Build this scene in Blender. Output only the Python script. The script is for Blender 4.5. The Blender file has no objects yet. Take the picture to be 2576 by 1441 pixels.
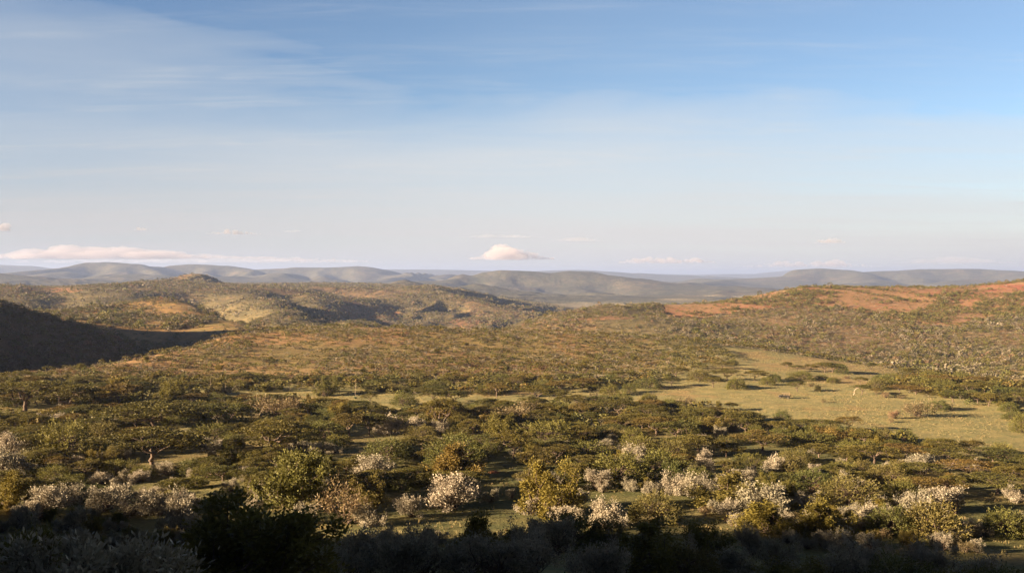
import bpy, math, random, time
import numpy as np
from mathutils import Vector
T0 = time.time()
rng = np.random.default_rng(7)
random.seed(7)
C = bpy.context.scene.collection
SC = bpy.context.scene
RAD = math.radians

# ------------------------------------------------------------------ camera, sky, sun, exposure
CAMZ = 48.0
F, U0, V0, UW, VH = 2504.0, 1288.0, 695.0, 2576.0, 1441.0      # how the photograph maps onto directions
cam = bpy.data.objects.new('camera', bpy.data.cameras.new('camera'))
C.objects.link(cam)
cam.location = (0, 0, CAMZ)
cam.rotation_euler = (RAD(90), 0, 0)
cam.data.sensor_width = 36
cam.data.lens = 36 * F / UW
cam.data.shift_y = (V0 - VH / 2) / UW
cam.data.clip_start = 0.5
cam.data.clip_end = 120000
SC.camera = cam

SUN_EL, SUN_AZ = 13.0, 252.0      # elevation, compass azimuth of the sun (0 = the way the camera looks, clockwise)
sdir = Vector((math.sin(RAD(SUN_AZ)) * math.cos(RAD(SUN_EL)), math.cos(RAD(SUN_AZ)) * math.cos(RAD(SUN_EL)), math.sin(RAD(SUN_EL))))
sun = bpy.data.objects.new('sun', bpy.data.lights.new('sun', 'SUN'))
C.objects.link(sun)
sun.data.energy = 5.0
sun.data.angle = RAD(0.5)
sun.data.color = (1.0, 0.77, 0.50)
sun.rotation_euler = sdir.to_track_quat('Z', 'Y').to_euler()

SC.view_settings.view_transform = 'Standard'
SC.view_settings.look = 'None'
SC.view_settings.exposure = 2.1
SC.view_settings.gamma = 1.0
SC.cycles.max_bounces = 12
SC.cycles.diffuse_bounces = 2
SC.cycles.volume_bounces = 10
SC.cycles.transparent_max_bounces = 16
SC.cycles.use_denoising = True

class NT:
    """small helper to wire nodes"""
    def __init__(s, tree):
        s.t = tree; s.n = tree.nodes; s.l = tree.links
    def new(s, typ, **kw):
        nd = s.n.new(typ)
        for k, v in kw.items(): setattr(nd, k, v)
        return nd
    def link(s, a, b): s.l.new(a, b)
    def val(s, sock, v):
        if hasattr(v, 'is_output'): s.l.new(v, sock)
        elif v is not None: sock.default_value = v
    def math(s, op, a, b=None, c=None, clamp=False):
        nd = s.n.new('ShaderNodeMath'); nd.operation = op; nd.use_clamp = clamp
        s.val(nd.inputs[0], a)
        if b is not None: s.val(nd.inputs[1], b)
        if c is not None: s.val(nd.inputs[2], c)
        return nd.outputs[0]
    def mix(s, f, a, b, blend='MIX'):
        nd = s.n.new('ShaderNodeMix'); nd.data_type = 'RGBA'; nd.blend_type = blend
        s.val(nd.inputs[0], f); s.val(nd.inputs[6], a); s.val(nd.inputs[7], b)
        return nd.outputs[2]
    def rng(s, x, a, b, c=0.0, d=1.0, smooth=True):
        nd = s.n.new('ShaderNodeMapRange'); nd.interpolation_type = 'SMOOTHSTEP' if smooth else 'LINEAR'
        s.val(nd.inputs[0], x)
        for i, v in enumerate((a, b, c, d)): s.val(nd.inputs[1 + i], v)
        return nd.outputs[0]
    def noise(s, vec, scale, detail=4, rough=0.55, dist=0.0):
        nd = s.n.new('ShaderNodeTexNoise')
        s.l.new(vec, nd.inputs['Vector']); nd.inputs['Scale'].default_value = scale
        nd.inputs['Detail'].default_value = detail; nd.inputs['Roughness'].default_value = rough
        nd.inputs['Distortion'].default_value = dist
        return nd.outputs[0]
    def mapping(s, vec, loc=(0, 0, 0), rot=(0, 0, 0), sc=(1, 1, 1)):
        nd = s.n.new('ShaderNodeMapping'); s.l.new(vec, nd.inputs[0])
        nd.inputs[1].default_value = loc; nd.inputs[2].default_value = rot; nd.inputs[3].default_value = sc
        return nd.outputs[0]

def rgba(c): return (c[0], c[1], c[2], 1.0)

W = bpy.data.worlds.new('World'); SC.world = W; W.use_nodes = True
w = NT(W.node_tree); w.n.clear()
SKY_STRENGTH = 0.05
sky = w.new('ShaderNodeTexSky', sky_type='NISHITA')
sky.sun_disc = False
sky.sun_elevation = RAD(SUN_EL); sky.sun_rotation = RAD(SUN_AZ)
sky.altitude = 1800; sky.air_density = 1.0; sky.dust_density = 0.6; sky.ozone_density = 1.6
tc = w.new('ShaderNodeTexCoord')
sep = w.new('ShaderNodeSeparateXYZ'); w.link(tc.outputs['Generated'], sep.inputs[0])
dx, dy, dz = sep.outputs
zc = w.math('MAXIMUM', dz, 0.02)
# high cloud sheets on a plane overhead
pl = w.new('ShaderNodeCombineXYZ')
w.link(w.math('DIVIDE', dx, w.math('ADD', zc, 0.06)), pl.inputs[0])
w.link(w.math('DIVIDE', dy, w.math('ADD', zc, 0.06)), pl.inputs[1])
wis = w.mapping(pl.outputs[0], loc=(2.3, 3.6, 0), rot=(0, 0, RAD(16)), sc=(0.30, 0.75, 1))
n1 = w.noise(wis, 0.75, 5, 0.55, 0.5)
wis2 = w.mapping(pl.outputs[0], loc=(7.3, 4.1, 0), rot=(0, 0, RAD(-6)), sc=(0.16, 1.0, 1))
n2 = w.noise(wis2, 2.3, 6, 0.6, 0.35)
n3 = w.noise(w.mapping(pl.outputs[0], loc=(1.7, 8.1, 0), rot=(0, 0, RAD(14)), sc=(0.5, 2.4, 1)), 4.2, 7, 0.66, 0.6)
veil = w.math('ADD', w.math('MULTIPLY', w.rng(n1, 0.28, 0.82), w.rng(dx, -0.3, 0.4, 0.24, 0.12)), w.math('MULTIPLY', w.math('MULTIPLY', w.rng(n2, 0.40, 0.75), w.rng(n3, 0.35, 0.75)), 0.62))
# the milky layer that thickens toward the horizon and reaches higher on the left
top_ = w.math('ADD', w.rng(dx, -0.5, 0.5, 0.24, 0.165, False), w.math('MULTIPLY', w.math('SUBTRACT', n1, 0.5), 0.34))
lowband = w.math('POWER', w.math('SUBTRACT', 1.0, w.math('DIVIDE', zc, top_), clamp=True), 0.62, clamp=True)
fac = w.math('ADD', w.math('MULTIPLY', veil, 0.60), w.math('MULTIPLY', lowband, 1.0), clamp=True)
vcol = w.mix(w.rng(dx, -0.5, 0.1), w.mix(w.rng(dz, 0.02, 0.16), rgba((2.95, 2.85, 2.75)), rgba((2.75, 2.95, 3.15))), w.mix(w.rng(dz, 0.02, 0.12), rgba((3.65, 3.50, 3.35)), rgba((3.45, 3.55, 3.60))))
base = w.mix(1.0, sky.outputs[0], w.mix(w.rng(dx, -0.55, 0.15), rgba((0.38, 0.52, 0.66)), rgba((0.80, 0.82, 0.86))), 'MULTIPLY')
skyc = w.mix(fac, base, vcol)
# unseen sky overhead and behind the camera is dimmed to darken the shadows
unseen_dim = w.math('MULTIPLY', w.rng(dy, -0.2, 0.7, 0.22, 1.0), w.rng(dz, 0.28, 0.62, 1.0, 0.18))
skyc = w.mix(1.0, skyc, unseen_dim, 'MULTIPLY')
bg = w.new('ShaderNodeBackground'); w.link(skyc, bg.inputs[0]); bg.inputs[1].default_value = SKY_STRENGTH
wo = w.new('ShaderNodeOutputWorld'); w.link(bg.outputs[0], wo.inputs[0])

# ------------------------------------------------------------------ tags and mesh helpers
def tag(o, label=None, cat=None, group=None, kind=None):
    if label: o['label'] = label
    if cat: o['category'] = cat
    if group: o['group'] = group
    if kind: o['kind'] = kind
    return o

def mesh_np(name, verts, faces, mats=(), smooth=False, attrs=None):
    """verts (n,3), faces (m,k) with one k"""
    verts = np.asarray(verts, np.float32); faces = np.asarray(faces, np.int32)
    me = bpy.data.meshes.new(name)
    k = faces.shape[1]
    me.vertices.add(len(verts)); me.vertices.foreach_set('co', verts.ravel())
    me.loops.add(faces.size); me.loops.foreach_set('vertex_index', faces.ravel())
    me.polygons.add(len(faces)); me.polygons.foreach_set('loop_start', np.arange(0, faces.size, k, dtype=np.int32))
    me.polygons.foreach_set('loop_total', np.full(len(faces), k, np.int32))
    if smooth: me.polygons.foreach_set('use_smooth', np.ones(len(faces), bool))
    me.update(calc_edges=True)
    for nm, (dom, typ, data) in (attrs or {}).items():
        a = me.attributes.new(nm, typ, dom)
        a.data.foreach_set('color' if 'COLOR' in typ else 'value', np.asarray(data, np.float32).ravel())
    for m in mats: me.materials.append(m)
    return me

def link(name, me, parent=None, loc=None):
    o = bpy.data.objects.new(name, me); C.objects.link(o)
    if parent: o.parent = parent
    if loc is not None: o.location = loc
    return o

def vnoise(x, y, seed=0):
    """smooth value noise, about -1..1"""
    xi = np.floor(x).astype(np.int64); yi = np.floor(y).astype(np.int64)
    fx = x - xi; fy = y - yi
    fx = fx * fx * fx * (fx * (fx * 6 - 15) + 10); fy = fy * fy * fy * (fy * (fy * 6 - 15) + 10)
    def h(a, b):
        n = (a * 374761393 + b * 668265263 + seed * 2147483647) & 0xffffffff
        n = ((n ^ (n >> 13)) * 1274126177) & 0xffffffff
        n = n ^ (n >> 16)
        return (n & 0xffff) / 32767.5 - 1.0
    return (h(xi, yi) * (1 - fx) + h(xi + 1, yi) * fx) * (1 - fy) + (h(xi, yi + 1) * (1 - fx) + h(xi + 1, yi + 1) * fx) * fy

def fbm(x, y, octs=4, seed=0):
    s = 0; a = 1.0; t = 0
    for i in range(octs):
        s = s + a * vnoise(x * 2 ** i + 17.3 * i, y * 2 ** i - 9.1 * i, seed + i); t += a; a *= 0.5
    return s / t

# ------------------------------------------------------------------ terrain heights
PROF_R = [0, 20, 40, 75, 100, 130, 160, 200, 250]
PROF_Z = [46.4, 40.3, 33.6, 24.2, 17.2, 9.3, 3.8, 0.9, 0]
ctrl = []
def cz(u, Y, z): ctrl.append(((u - U0) / F * Y, Y, z))
def cv(u, Y, v): cz(u, Y, CAMZ - (v - V0) / F * Y)
for u in (-600, 0, 640, 1288, 1930, 2576, 3200):
    for Y in (15, 50, 120, 200): ctrl.append(((u - U0) / F * Y, Y, None))
for t in [(300, 400, 0), (100, 400, 0), (0, 340, 0), (600, 350, 0), (900, 350, 0), (1288, 350, 0), (1700, 350, 0), (2100, 350, 0), (2576, 350, -1), (300, 300, 0), (1288, 270, 0), (2300, 270, 0),
          (2300, 480, -2), (2100, 500, -1), (1900, 520, 0), (1900, 600, -.6), (1700, 500, .5), (1500, 500, 1), (1300, 500, 1.5), (1100, 480, 1.5), (900, 480, 2), (700, 460, 1), (500, 440, 1),
          (1300, 600, 5), (1100, 600, 6.5), (900, 600, 8.5), (1500, 600, 4), (1700, 600, 2), (700, 560, 7), (500, 500, 3), (640, 600, 9), (2800, 420, -3),
          # plateau edge
          (0, 463, 0), (130, 490, 0), (300, 523, 2), (400, 544, 5), (560, 614, 10), (700, 701, 7), (800, 725, 6), (900, 730, 6), (1100, 715, 8), (1300, 690, 9), (1500, 680, 8), (1700, 673, 5),
          (1800, 680, 1), (1900, 677, -2), (2100, 623, -5), (2300, 563, -6), (2576, 466, -6), (2800, 430, -6), (-200, 430, 0),
          # the gorge and what lies behind the edge
          (-200, 500, -22), (0, 530, -26), (100, 570, -38), (200, 610, -42), (300, 640, -40), (400, 670, -38), (500, 710, -35), (600, 760, -30), (700, 780, -14), (450, 780, -32), (600, 830, -28),
          (700, 870, -24), (800, 900, -26), (950, 1000, -38), (900, 830, -16), (1100, 830, -18), (1300, 800, -16), (1300, 950, -34), (1100, 950, -30), (1500, 830, -14), (1500, 950, -24),
          (1700, 760, -14), (1900, 760, -18), (2100, 720, -22), (2300, 680, -24), (2576, 600, -25), (2800, 600, -25), (1900, 870, -16), (2300, 800, -22), (2576, 740, -22), (1700, 900, -18),
          # ravines beyond the golden dome
          (640, 1300, -34), (760, 1150, -38), (1000, 1900, -34), (960, 1550, -32), (880, 1750, -24), (960, 2100, -14), (570, 1500, -14), (520, 1700, 0), (850, 1050, -38), (1000, 1150, -46), (1020, 1300, -50), (200, 2900, 4), (0, 2700, 10), (500, 3300, 6),
          (1050, 2000, -26), (1150, 1900, -38), (1100, 1600, -48), (1300, 1500, -50), (1200, 1250, -46), (1400, 2600, -58), (1500, 3200, -64), (1400, 1400, -42), (1500, 1550, -44), (1620, 1600, -40),
          (1750, 1700, -30), (2000, 1750, -14), (2300, 1750, -2), (2576, 1750, 8), (2000, 2500, -64), (2300, 2600, -60), (2576, 2700, -52), (1700, 2300, -64), (2900, 1400, 60),
          (900, 3300, 19), (700, 4000, 18), (1200, 5000, -34), (1300, 3900, -52), (1100, 3800, 0), (0, 9000, -20), (600, 9500, -26), (1000, 10000, -45), (1200, 9000, -60)]: cz(*t)
for t in [(700, 655, 829), (800, 665, 824), (900, 675, 822), (200, 800, 850), (300, 850, 852), (450, 900, 868), (600, 900, 858), (700, 920, 845), (560, 950, 834), (450, 1000, 825), (250, 1000, 815), (100, 900, 830), (-100, 1000, 790),
          (300, 1200, 782), (450, 1300, 751), (520, 1250, 768), (560, 1150, 790), (620, 1050, 815), (660, 1000, 832), (400, 1100, 800), (200, 1300, 778), (100, 1300, 776), (0, 1300, 772), (-200, 1300, 765),
          (0, 2200, 721), (200, 2300, 723), (0, 1700, 744), (200, 1700, 747), (350, 1800, 736), (500, 1900, 735), (400, 2300, 713), (-200, 2200, 715),
          (700, 2000, 730), (800, 2000, 734), (760, 1700, 752), (700, 1500, 775), (850, 1500, 790), (1000, 1500, 806), (900, 1300, 808), (800, 2600, 722), (950, 2600, 728), (650, 2900, 722),
          (1300, 1150, 816), (1400, 1200, 789), (1480, 1250, 775), (1560, 1250, 766), (1640, 1270, 764), (1480, 1100, 798), (1600, 1050, 803), (1400, 1050, 818),
          (1700, 1350, 775), (1850, 1350, 757), (2000, 1380, 728), (2150, 1400, 723), (2300, 1400, 724), (2450, 1400, 724), (2576, 1400, 709), (2750, 1400, 690),
          (1700, 1150, 800), (1900, 1150, 790), (2100, 1100, 800), (2300, 1080, 806), (2500, 1050, 812), (1900, 1000, 830), (2200, 950, 852), (2500, 880, 875), (2100, 1250, 756), (2300, 1250, 760), (2500, 1230, 757), (2750, 1200, 750),
          (0, 5000, 717), (300, 5000, 717), (600, 6000, 715), (900, 7000, 714), (900, 5000, 717)]: cv(*t)
for u in (1500, 1800, 2100, 2400, 2700, 3100):
    for Y in (4000, 6000, 10000, 20000, 40000): cz(u, Y, -70)
for u, z1, z2 in ((-500, -30, -50), (0, -40, -60), (600, -60, -70), (1100, -70, -70)):
    cz(u, 20000, z1); cz(u, 40000, z2)
for Y in (4000, 8000): cz(-500, Y, 0)

def prof(r): return np.interp(r, PROF_R, PROF_Z)
CP = np.array([(math.atan2(x, y), math.log(math.hypot(x, y)), (0.0 if z is None else z - float(prof(math.hypot(x, y))))) for x, y, z in ctrl])
def phi(d2): return 0.5 * d2 * np.log(d2 + 1e-9)
n_ = len(CP)
D2 = (CP[:, None, 0] - CP[None, :, 0]) ** 2 + (CP[:, None, 1] - CP[None, :, 1]) ** 2
A = np.zeros((n_ + 3, n_ + 3)); A[:n_, :n_] = phi(D2) - 1e-5 * np.eye(n_)
A[:n_, n_] = 1; A[:n_, n_ + 1:] = CP[:, :2]; A[n_:, :n_] = A[:n_, n_:].T
sol = np.linalg.solve(A, np.concatenate([CP[:, 2], np.zeros(3)]))
def rbf(th, lr):
    out = np.full(th.shape, sol[n_]) + sol[n_ + 1] * th + sol[n_ + 2] * lr
    for i in range(n_):
        out += sol[i] * phi((th - CP[i, 0]) ** 2 + (lr - CP[i, 1]) ** 2)
    return out

RIDGES = [  # name, front width, points (u, v, Y)
    ('mountain', 1700, [(1860, 720, 11500), (1930, 706, 11200), (1960, 697, 11000), (1980, 686, 11000), (2005, 678, 11000), (2060, 675, 11000), (2120, 678, 11000), (2180, 684, 11200), (2250, 681, 11500), (2320, 677, 11500), (2450, 676, 11500), (2520, 680, 11500), (2600, 683, 11500), (2900, 690, 11500)]),
    ('mountain', 900, [(90, 706, 9000), (140, 692, 9000), (180, 669, 9000), (215, 660, 9000), (270, 658, 9000), (330, 662, 9000), (380, 670, 9300), (420, 677, 9600), (455, 690, 10000), (495, 704, 10400)]),
    ('mountain', 420, [(230, 710, 7300), (290, 692, 7300), (350, 688, 7300), (400, 695, 7200), (450, 710, 7100)]),
    ('mountain', 900, [(395, 683, 9800), (440, 667, 9800), (490, 664, 9800), (560, 668, 9700), (610, 678, 10000), (660, 692, 10400), (715, 707, 10900)]),
    ('mountain', 950, [(590, 690, 11000), (640, 678, 11000), (700, 675, 11000), (745, 672, 11000), (800, 673, 11000), (850, 672, 10900), (900, 669, 10900), (930, 676, 11200), (965, 694, 11700), (1015, 708, 12300)]),
    ('mountain', 1500, [(-300, 660, 15000), (0, 666, 15000), (80, 669, 15000), (130, 675, 15000), (190, 692, 15000)]),
    ('hill', 260, [(-150, 676, 5600), (0, 686, 5600), (30, 690, 5600), (60, 702, 5500)]),
    ('hill', 260, [(50, 706, 5900), (95, 694, 5900), (130, 699, 5900), (180, 712, 5700)]),
    ('mountain', 2200, [(860, 686, 19000), (960, 677, 19000), (1100, 678, 19000), (1230, 681, 19000), (1330, 683, 18500), (1400, 680, 18000), (1450, 679, 17500), (1500, 682, 17000), (1540, 688, 16500), (1580, 697, 16000), (1620, 708, 15500)]),
    ('mountain', 3000, [(1540, 697, 27000), (1600, 693, 27000), (1660, 689, 27000), (1750, 691, 27000), (1830, 689, 26000), (1900, 689, 26000), (1940, 684, 26000), (2000, 679, 26000)]),
    ('hill', 800, [(1040, 718, 7400), (1110, 708, 7300), (1150, 692, 7300), (1162, 689, 7300), (1185, 693, 7300), (1220, 684, 7300), (1260, 679, 7300), (1330, 681, 7300), (1385, 686, 7300), (1430, 681, 7300), (1480, 683, 7300), (1530, 692, 7200), (1600, 706, 7000), (1640, 710, 6900), (1670, 718, 6800), (1700, 726, 6600)]),
    ('hill', 200, [(1120, 728, 5300), (1165, 719, 5300), (1195, 712, 5300), (1235, 722, 5200), (1280, 734, 5100)]),
    ('hill', 170, [(980, 714, 4400), (1000, 706, 4400), (1020, 703, 4400), (1040, 708, 4400), (1080, 717, 4400)]),
    ('hill', 120, [(985, 730, 2900), (1040, 720, 2800), (1075, 717, 2750), (1110, 726, 2850), (1160, 737, 3000), (1220, 749, 3150), (1310, 770, 3450), (1350, 778, 3550)]),
    ('hill', 130, [(900, 745, 2700), (980, 732, 2650), (1045, 723, 2600), (1085, 734, 2480), (1150, 746, 2330), (1210, 762, 2230), (1280, 784, 2120)]),
    ('hill', 115, [(640, 735, 2100), (700, 729, 2150), (760, 733, 2150), (810, 742, 2150), (860, 754, 2100), (905, 770, 2050), (940, 790, 1950), (965, 806, 1850)]),
    ('hill', 110, [(385, 714, 2650), (430, 703, 2600), (455, 693, 2600), (475, 689, 2600), (500, 687, 2600), (530, 693, 2680), (560, 703, 2780), (600, 715, 2900), (655, 728, 3080)]),
]
SPURS = [  # plan coordinates (x, y, z) of the spurs left of the view that shade the gorge and the foreground
    (70, [(-640, 200, 92), (-620, 330, 88), (-580, 440, 76), (-500, 530, 60), (-420, 600, 46), (-340, 652, 32), (-300, 690, 14), (-270, 715, -6)]),
    (85, [(-720, 560, 112), (-650, 660, 104), (-635, 710, 138), (-640, 765, 130), (-640, 808, 106), (-640, 850, 78), (-650, 920, 46), (-680, 1000, 20)]),
    (75, [(-130, -200, 90), (-200, -80, 100), (-265, 20, 98), (-285, 60, 82), (-303, 105, 55), (-318, 150, 43), (-338, 195, 28), (-365, 245, 0)]),
]
TROUGHS = [  # width, depth, points (u, Y): ravines whose left flanks fall into shade
    (60, 26, [(470, 1850), (510, 1620), (565, 1420), (650, 1260), (760, 1150)]), (75, 24, [(850, 2450), (900, 2200), (965, 1980), (1020, 1750), (1070, 1500)]), (90, 24, [(1120, 2500), (1180, 2250), (1240, 2050)]), (45, 14, [(720, 2050), (745, 1800), (790, 1600), (860, 1400)]), (40, 9, [(120, 2000), (160, 1750), (150, 1500), (110, 1300)]),
    ]
FAR_TROUGHS = [(85, 32, [(618, 2750), (655, 2450)]), (170, 70, [(235, 8700), (262, 7900)]), (150, 60, [(345, 8700), (380, 7900)]), (200, 80, [(455, 9350), (475, 8300)]), (170, 70, [(560, 9300), (600, 8500)]), (190, 75, [(690, 10500), (715, 9400)]), (170, 75, [(765, 10500), (800, 9400)]), (180, 80, [(850, 10450), (885, 9300)]),
    (170, 60, [(1205, 6950), (1250, 6100)]), (150, 55, [(1320, 6950), (1350, 6200)]), (200, 60, [(1400, 6900), (1440, 6000)]), (150, 50, [(1520, 6850), (1550, 6100)]), (260, 80, [(2090, 10500), (2100, 9400)]), (220, 80, [(2240, 10900), (2262, 9800)]), (260, 80, [(2380, 10900), (2400, 9700)]), (220, 70, [(2490, 10900), (2520, 9700)])]
def polyd(x, y, pts, soft=1.0):
    """distance to a crest line and the crest's height abreast of the point, without steps where the nearest stretch changes"""
    best = np.full(x.shape, 1e18); sw = np.zeros(x.shape); sz = np.zeros(x.shape)
    for (x0, y0, z0), (x1, y1, z1) in zip(pts[:-1], pts[1:]):
        ex, ey = x1 - x0, y1 - y0
        t = np.clip(((x - x0) * ex + (y - y0) * ey) / (ex * ex + ey * ey), 0, 1)
        d = (x - x0 - t * ex) ** 2 + (y - y0 - t * ey) ** 2
        wt = 1.0 / (d / (soft * soft) + 1e-4) ** 2.2 * math.hypot(ex, ey)
        sw += wt; sz += wt * (z0 + (z1 - z0) * t); best = np.minimum(best, d)
    return np.sqrt(best), sz / sw
def sstep(a, b, x):
    t = np.clip((x - a) / (b - a), 0, 1); return t * t * (3 - 2 * t)
def carve(lst, x, y, z):
    for w_, dp, pts in lst:
        P3 = [((u - U0) / F * Y, Y, 0.0) for u, Y in pts]
        m = (x > min(p[0] for p in P3) - 3 * w_) & (x < max(p[0] for p in P3) + 3 * w_) & (y > P3[-1][1] - 3 * w_) & (y < P3[0][1] + 3 * w_)
        if m.any():
            d = polyd(x[m], y[m], P3, w_)[0] * (1 + 0.3 * fbm(x[m] / (w_ * 1.2), y[m] / (w_ * 1.2), 3, 12))
            z[m] -= dp * np.exp(-(d / w_) ** 2)
def height(x, y):
    th = np.arctan2(x, y); r = np.hypot(x, y); lr = np.log(r)
    thc = np.clip(th, -0.75, 0.75)
    z = prof(r) + rbf(thc, np.maximum(lr, math.log(8))) * sstep(40, 230, r)
    behind = np.clip((np.abs(th) - 0.75) / 0.8, 0, 1)
    z = z * (1 - behind * (r > 1)) + behind * np.where(r < 400, 46 + 0.02 * r, 46 + 8 - 0.05 * np.minimum(r - 400, 1800))
    wob = np.clip((r - 60) / 600, 0, 1)
    z += 0.5 * fbm(x / 45, y / 45, 3, 3) * np.clip(r / 100, 0, 1)
    rg = 1 - 2 * np.abs(fbm(x / 260 + 0.4 * fbm(x / 300, y / 300, 2, 8), y / 420, 4, 6))
    z += wob * (3.0 * fbm(x / 210, y / 210, 3, 5) + 8.5 * (rg - 0.45) * np.clip((x + 900 + 0.35 * y) / -400 + 2.2, 0, 1)) * np.clip((r - 800) / 400, 0, 1) * np.clip((4200 - r) / 800, 0, 1)
    carve(TROUGHS, x, y, z)
    reg = np.zeros(x.shape, np.int32)
    for w_, pts in SPURS:
        d, zc_ = polyd(x, y, pts, w_)
        d = d + 14 * fbm(x / 60, y / 60, 3, 11) * np.clip(d / 40, 0, 1)
        k = np.exp(-(np.abs(d) / w_) ** 1.5)
        if w_ == 75: zc_ = zc_ + 17 * fbm(y / 24, x / 90, 3, 15) * np.clip((y - 30) / 60, 0, 1)
        zz = z * (1 - k) + zc_ * k
        reg = np.where((zz > z) & (k > 0.35), 1, reg); z = np.maximum(z, zz)
    for i, (nm, w_, pts) in enumerate(RIDGES):
        P3 = [((u - U0) / F * Y, Y, CAMZ - (v - V0) / F * Y) for u, v, Y in pts]
        x0, x1 = min(p[0] for p in P3) - 3 * w_, max(p[0] for p in P3) + 3 * w_
        y0, y1 = min(p[1] for p in P3) - 3 * w_, max(p[1] for p in P3) + 3 * w_
        m = (x > x0) & (x < x1) & (y > y0) & (y < y1)
        if not m.any(): continue
        xs, ys, zs = x[m], y[m], z[m]
        d, zc_ = polyd(xs, ys, P3, w_)
        # gullies and spurs running down the flanks
        g = 1.1 - 2.2 * np.sqrt(fbm(xs / (w_ * 0.62) + 0.4 * fbm(xs / w_, ys / w_, 2, 3) - 0.25 * ys / w_, ys / (w_ * 2.6), 3, 21 + i) ** 2 + 0.004)      # ridged: 1 on a spur, low in a gully
        d = d * (1 + 0.30 * fbm(xs / (w_ * 0.7), ys / (w_ * 1.6), 3, 51 + i))
        flank = np.clip(d / (0.55 * w_), 0, 1) * np.exp(-(d / (1.7 * w_)) ** 2)
        zs = zs + np.maximum(zc_ - zs, 0) * 1.0 * (g - 0.5) * flank
        k = np.exp(-(np.abs(d) / w_) ** 1.5)
        zz = zs * (1 - k) + zc_ * k
        reg[m] = np.where((zz > zs + 0.5) & (k > 0.3), i + 2, reg[m])
        z[m] = np.maximum(zs, zz)
    carve(FAR_TROUGHS, x, y, z)
    return z, reg

# polar grid round the camera: dense where the photograph looks, coarse elsewhere
fine = np.linspace(-29.5, 29.5, 860)
lo = -29.5 - np.cumsum(np.linspace(0.25, 3.0, 93)); lo = lo[lo > -180]
hi = 29.5 + np.cumsum(np.linspace(0.25, 3.0, 93)); hi = hi[hi < 180]
TH = np.radians(np.concatenate([lo[::-1], fine, hi]))
LR = np.concatenate([np.linspace(math.log(1.2), math.log(60), 90, endpoint=False), np.linspace(math.log(60), math.log(4500), 620, endpoint=False), np.linspace(math.log(4500), math.log(42000), 170)])
G_t, G_r = np.meshgrid(TH, LR, indexing='ij')
R_ = np.exp(G_r); X_ = R_ * np.sin(G_t); Y_ = R_ * np.cos(G_t)
Z_, REG = height(X_, Y_)
print('terrain', round(time.time() - T0, 1), Z_.min(), Z_.max())

# ------------------------------------------------------------------ terrain colour and meshes
UU = U0 + F * np.tan(np.clip(G_t, -0.8, 0.8)); UU = np.where(np.abs(G_t) > 0.8, np.sign(G_t) * 9999, UU)
VV = V0 - (Z_ - CAMZ) / np.maximum(Y_, 1) * F
def inpoly(u, v, poly):
    ins = np.zeros(np.shape(u), bool); n = len(poly)
    for i in range(n):
        x0, y0 = poly[i]; x1, y1 = poly[(i + 1) % n]
        if y0 == y1: continue
        c = ((y0 > v) != (y1 > v)) & (u < (x1 - x0) * (v - y0) / (y1 - y0) + x0)
        ins ^= c
    return ins
n_big = fbm(X_ / 160, Y_ / 160, 4, 31); n_mid = fbm(X_ / 38, Y_ / 38, 4, 41); n_sm = fbm(X_ / 9, Y_ / 9, 3, 44)
n_far = fbm(X_ / 1400, Y_ / 700, 4, 61)
def blend(c, col, k): return c * (1 - k[..., None]) + np.array(col) * k[..., None]
col = np.zeros(X_.shape + (3,)) + np.array([0.345, 0.300, 0.145])
col = blend(col, (0.370, 0.270, 0.135), sstep(0.0, 0.5, n_mid + 0.5 * n_sm))
col = blend(col, (0.265, 0.245, 0.110), sstep(0.05, 0.5, -n_big + 0.4 * n_sm) * 0.7)
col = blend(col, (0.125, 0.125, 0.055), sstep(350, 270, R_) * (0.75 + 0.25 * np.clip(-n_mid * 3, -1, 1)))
k = sstep(430, 520, Y_) * (Y_ < 850) * sstep(1750, 1350, UU)
col = blend(col, (0.30, 0.225, 0.105), k)
col = blend(col, (0.37, 0.225, 0.12), k * sstep(-0.15, 0.3, n_mid + 0.6 * n_big) * 0.9)
k = ((Y_ > 770) & (Y_ < 3600)) * 1.0
col = blend(col, (0.195, 0.155, 0.085), k)
col = blend(col, (0.28, 0.185, 0.105), k * sstep(0.0, 0.4, n_mid * 0.6 + n_big))
GOLD = [(60, 775), (160, 782), (240, 780), (300, 762), (450, 743), (510, 756), (550, 785), (600, 812), (640, 835), (740, 850), (720, 870), (450, 860), (230, 870), (60, 830)]
gk = inpoly(UU + 14 * n_sm, VV + 6 * n_mid, GOLD) & (Y_ > 780) & (Y_ < 1450)
col = blend(col, (0.37, 0.230, 0.100), gk * 0.9)
col = blend(col, (0.27, 0.215, 0.09), gk * sstep(0.1, 0.5, n_mid) * 0.8)
REDHILL = [(1650, 760), (1850, 700), (2620, 690), (2620, 790), (2480, 800), (2400, 822), (2300, 815), (2200, 795), (2120, 775), (1980, 772), (1850, 785), (1740, 800), (1690, 800)]
rk = inpoly(UU + 10 * n_sm, VV + 9 * n_mid, REDHILL) & (Y_ > 1000) & (Y_ < 1600)
col = blend(col, (0.36, 0.215, 0.120), rk * 1.0)
col = blend(col, (0.38, 0.190, 0.110), rk * sstep(-0.05, 0.2, n_big + 0.8 * n_sm + 0.5 * n_mid))
col = blend(col, (0.40, 0.29, 0.19), rk * sstep(0.25, 0.5, n_sm) * 0.6)
col = blend(col, (0.33, 0.13, 0.09), rk * sstep(0.15, 0.45, n_mid) * sstep(745, 728, VV))
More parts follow.
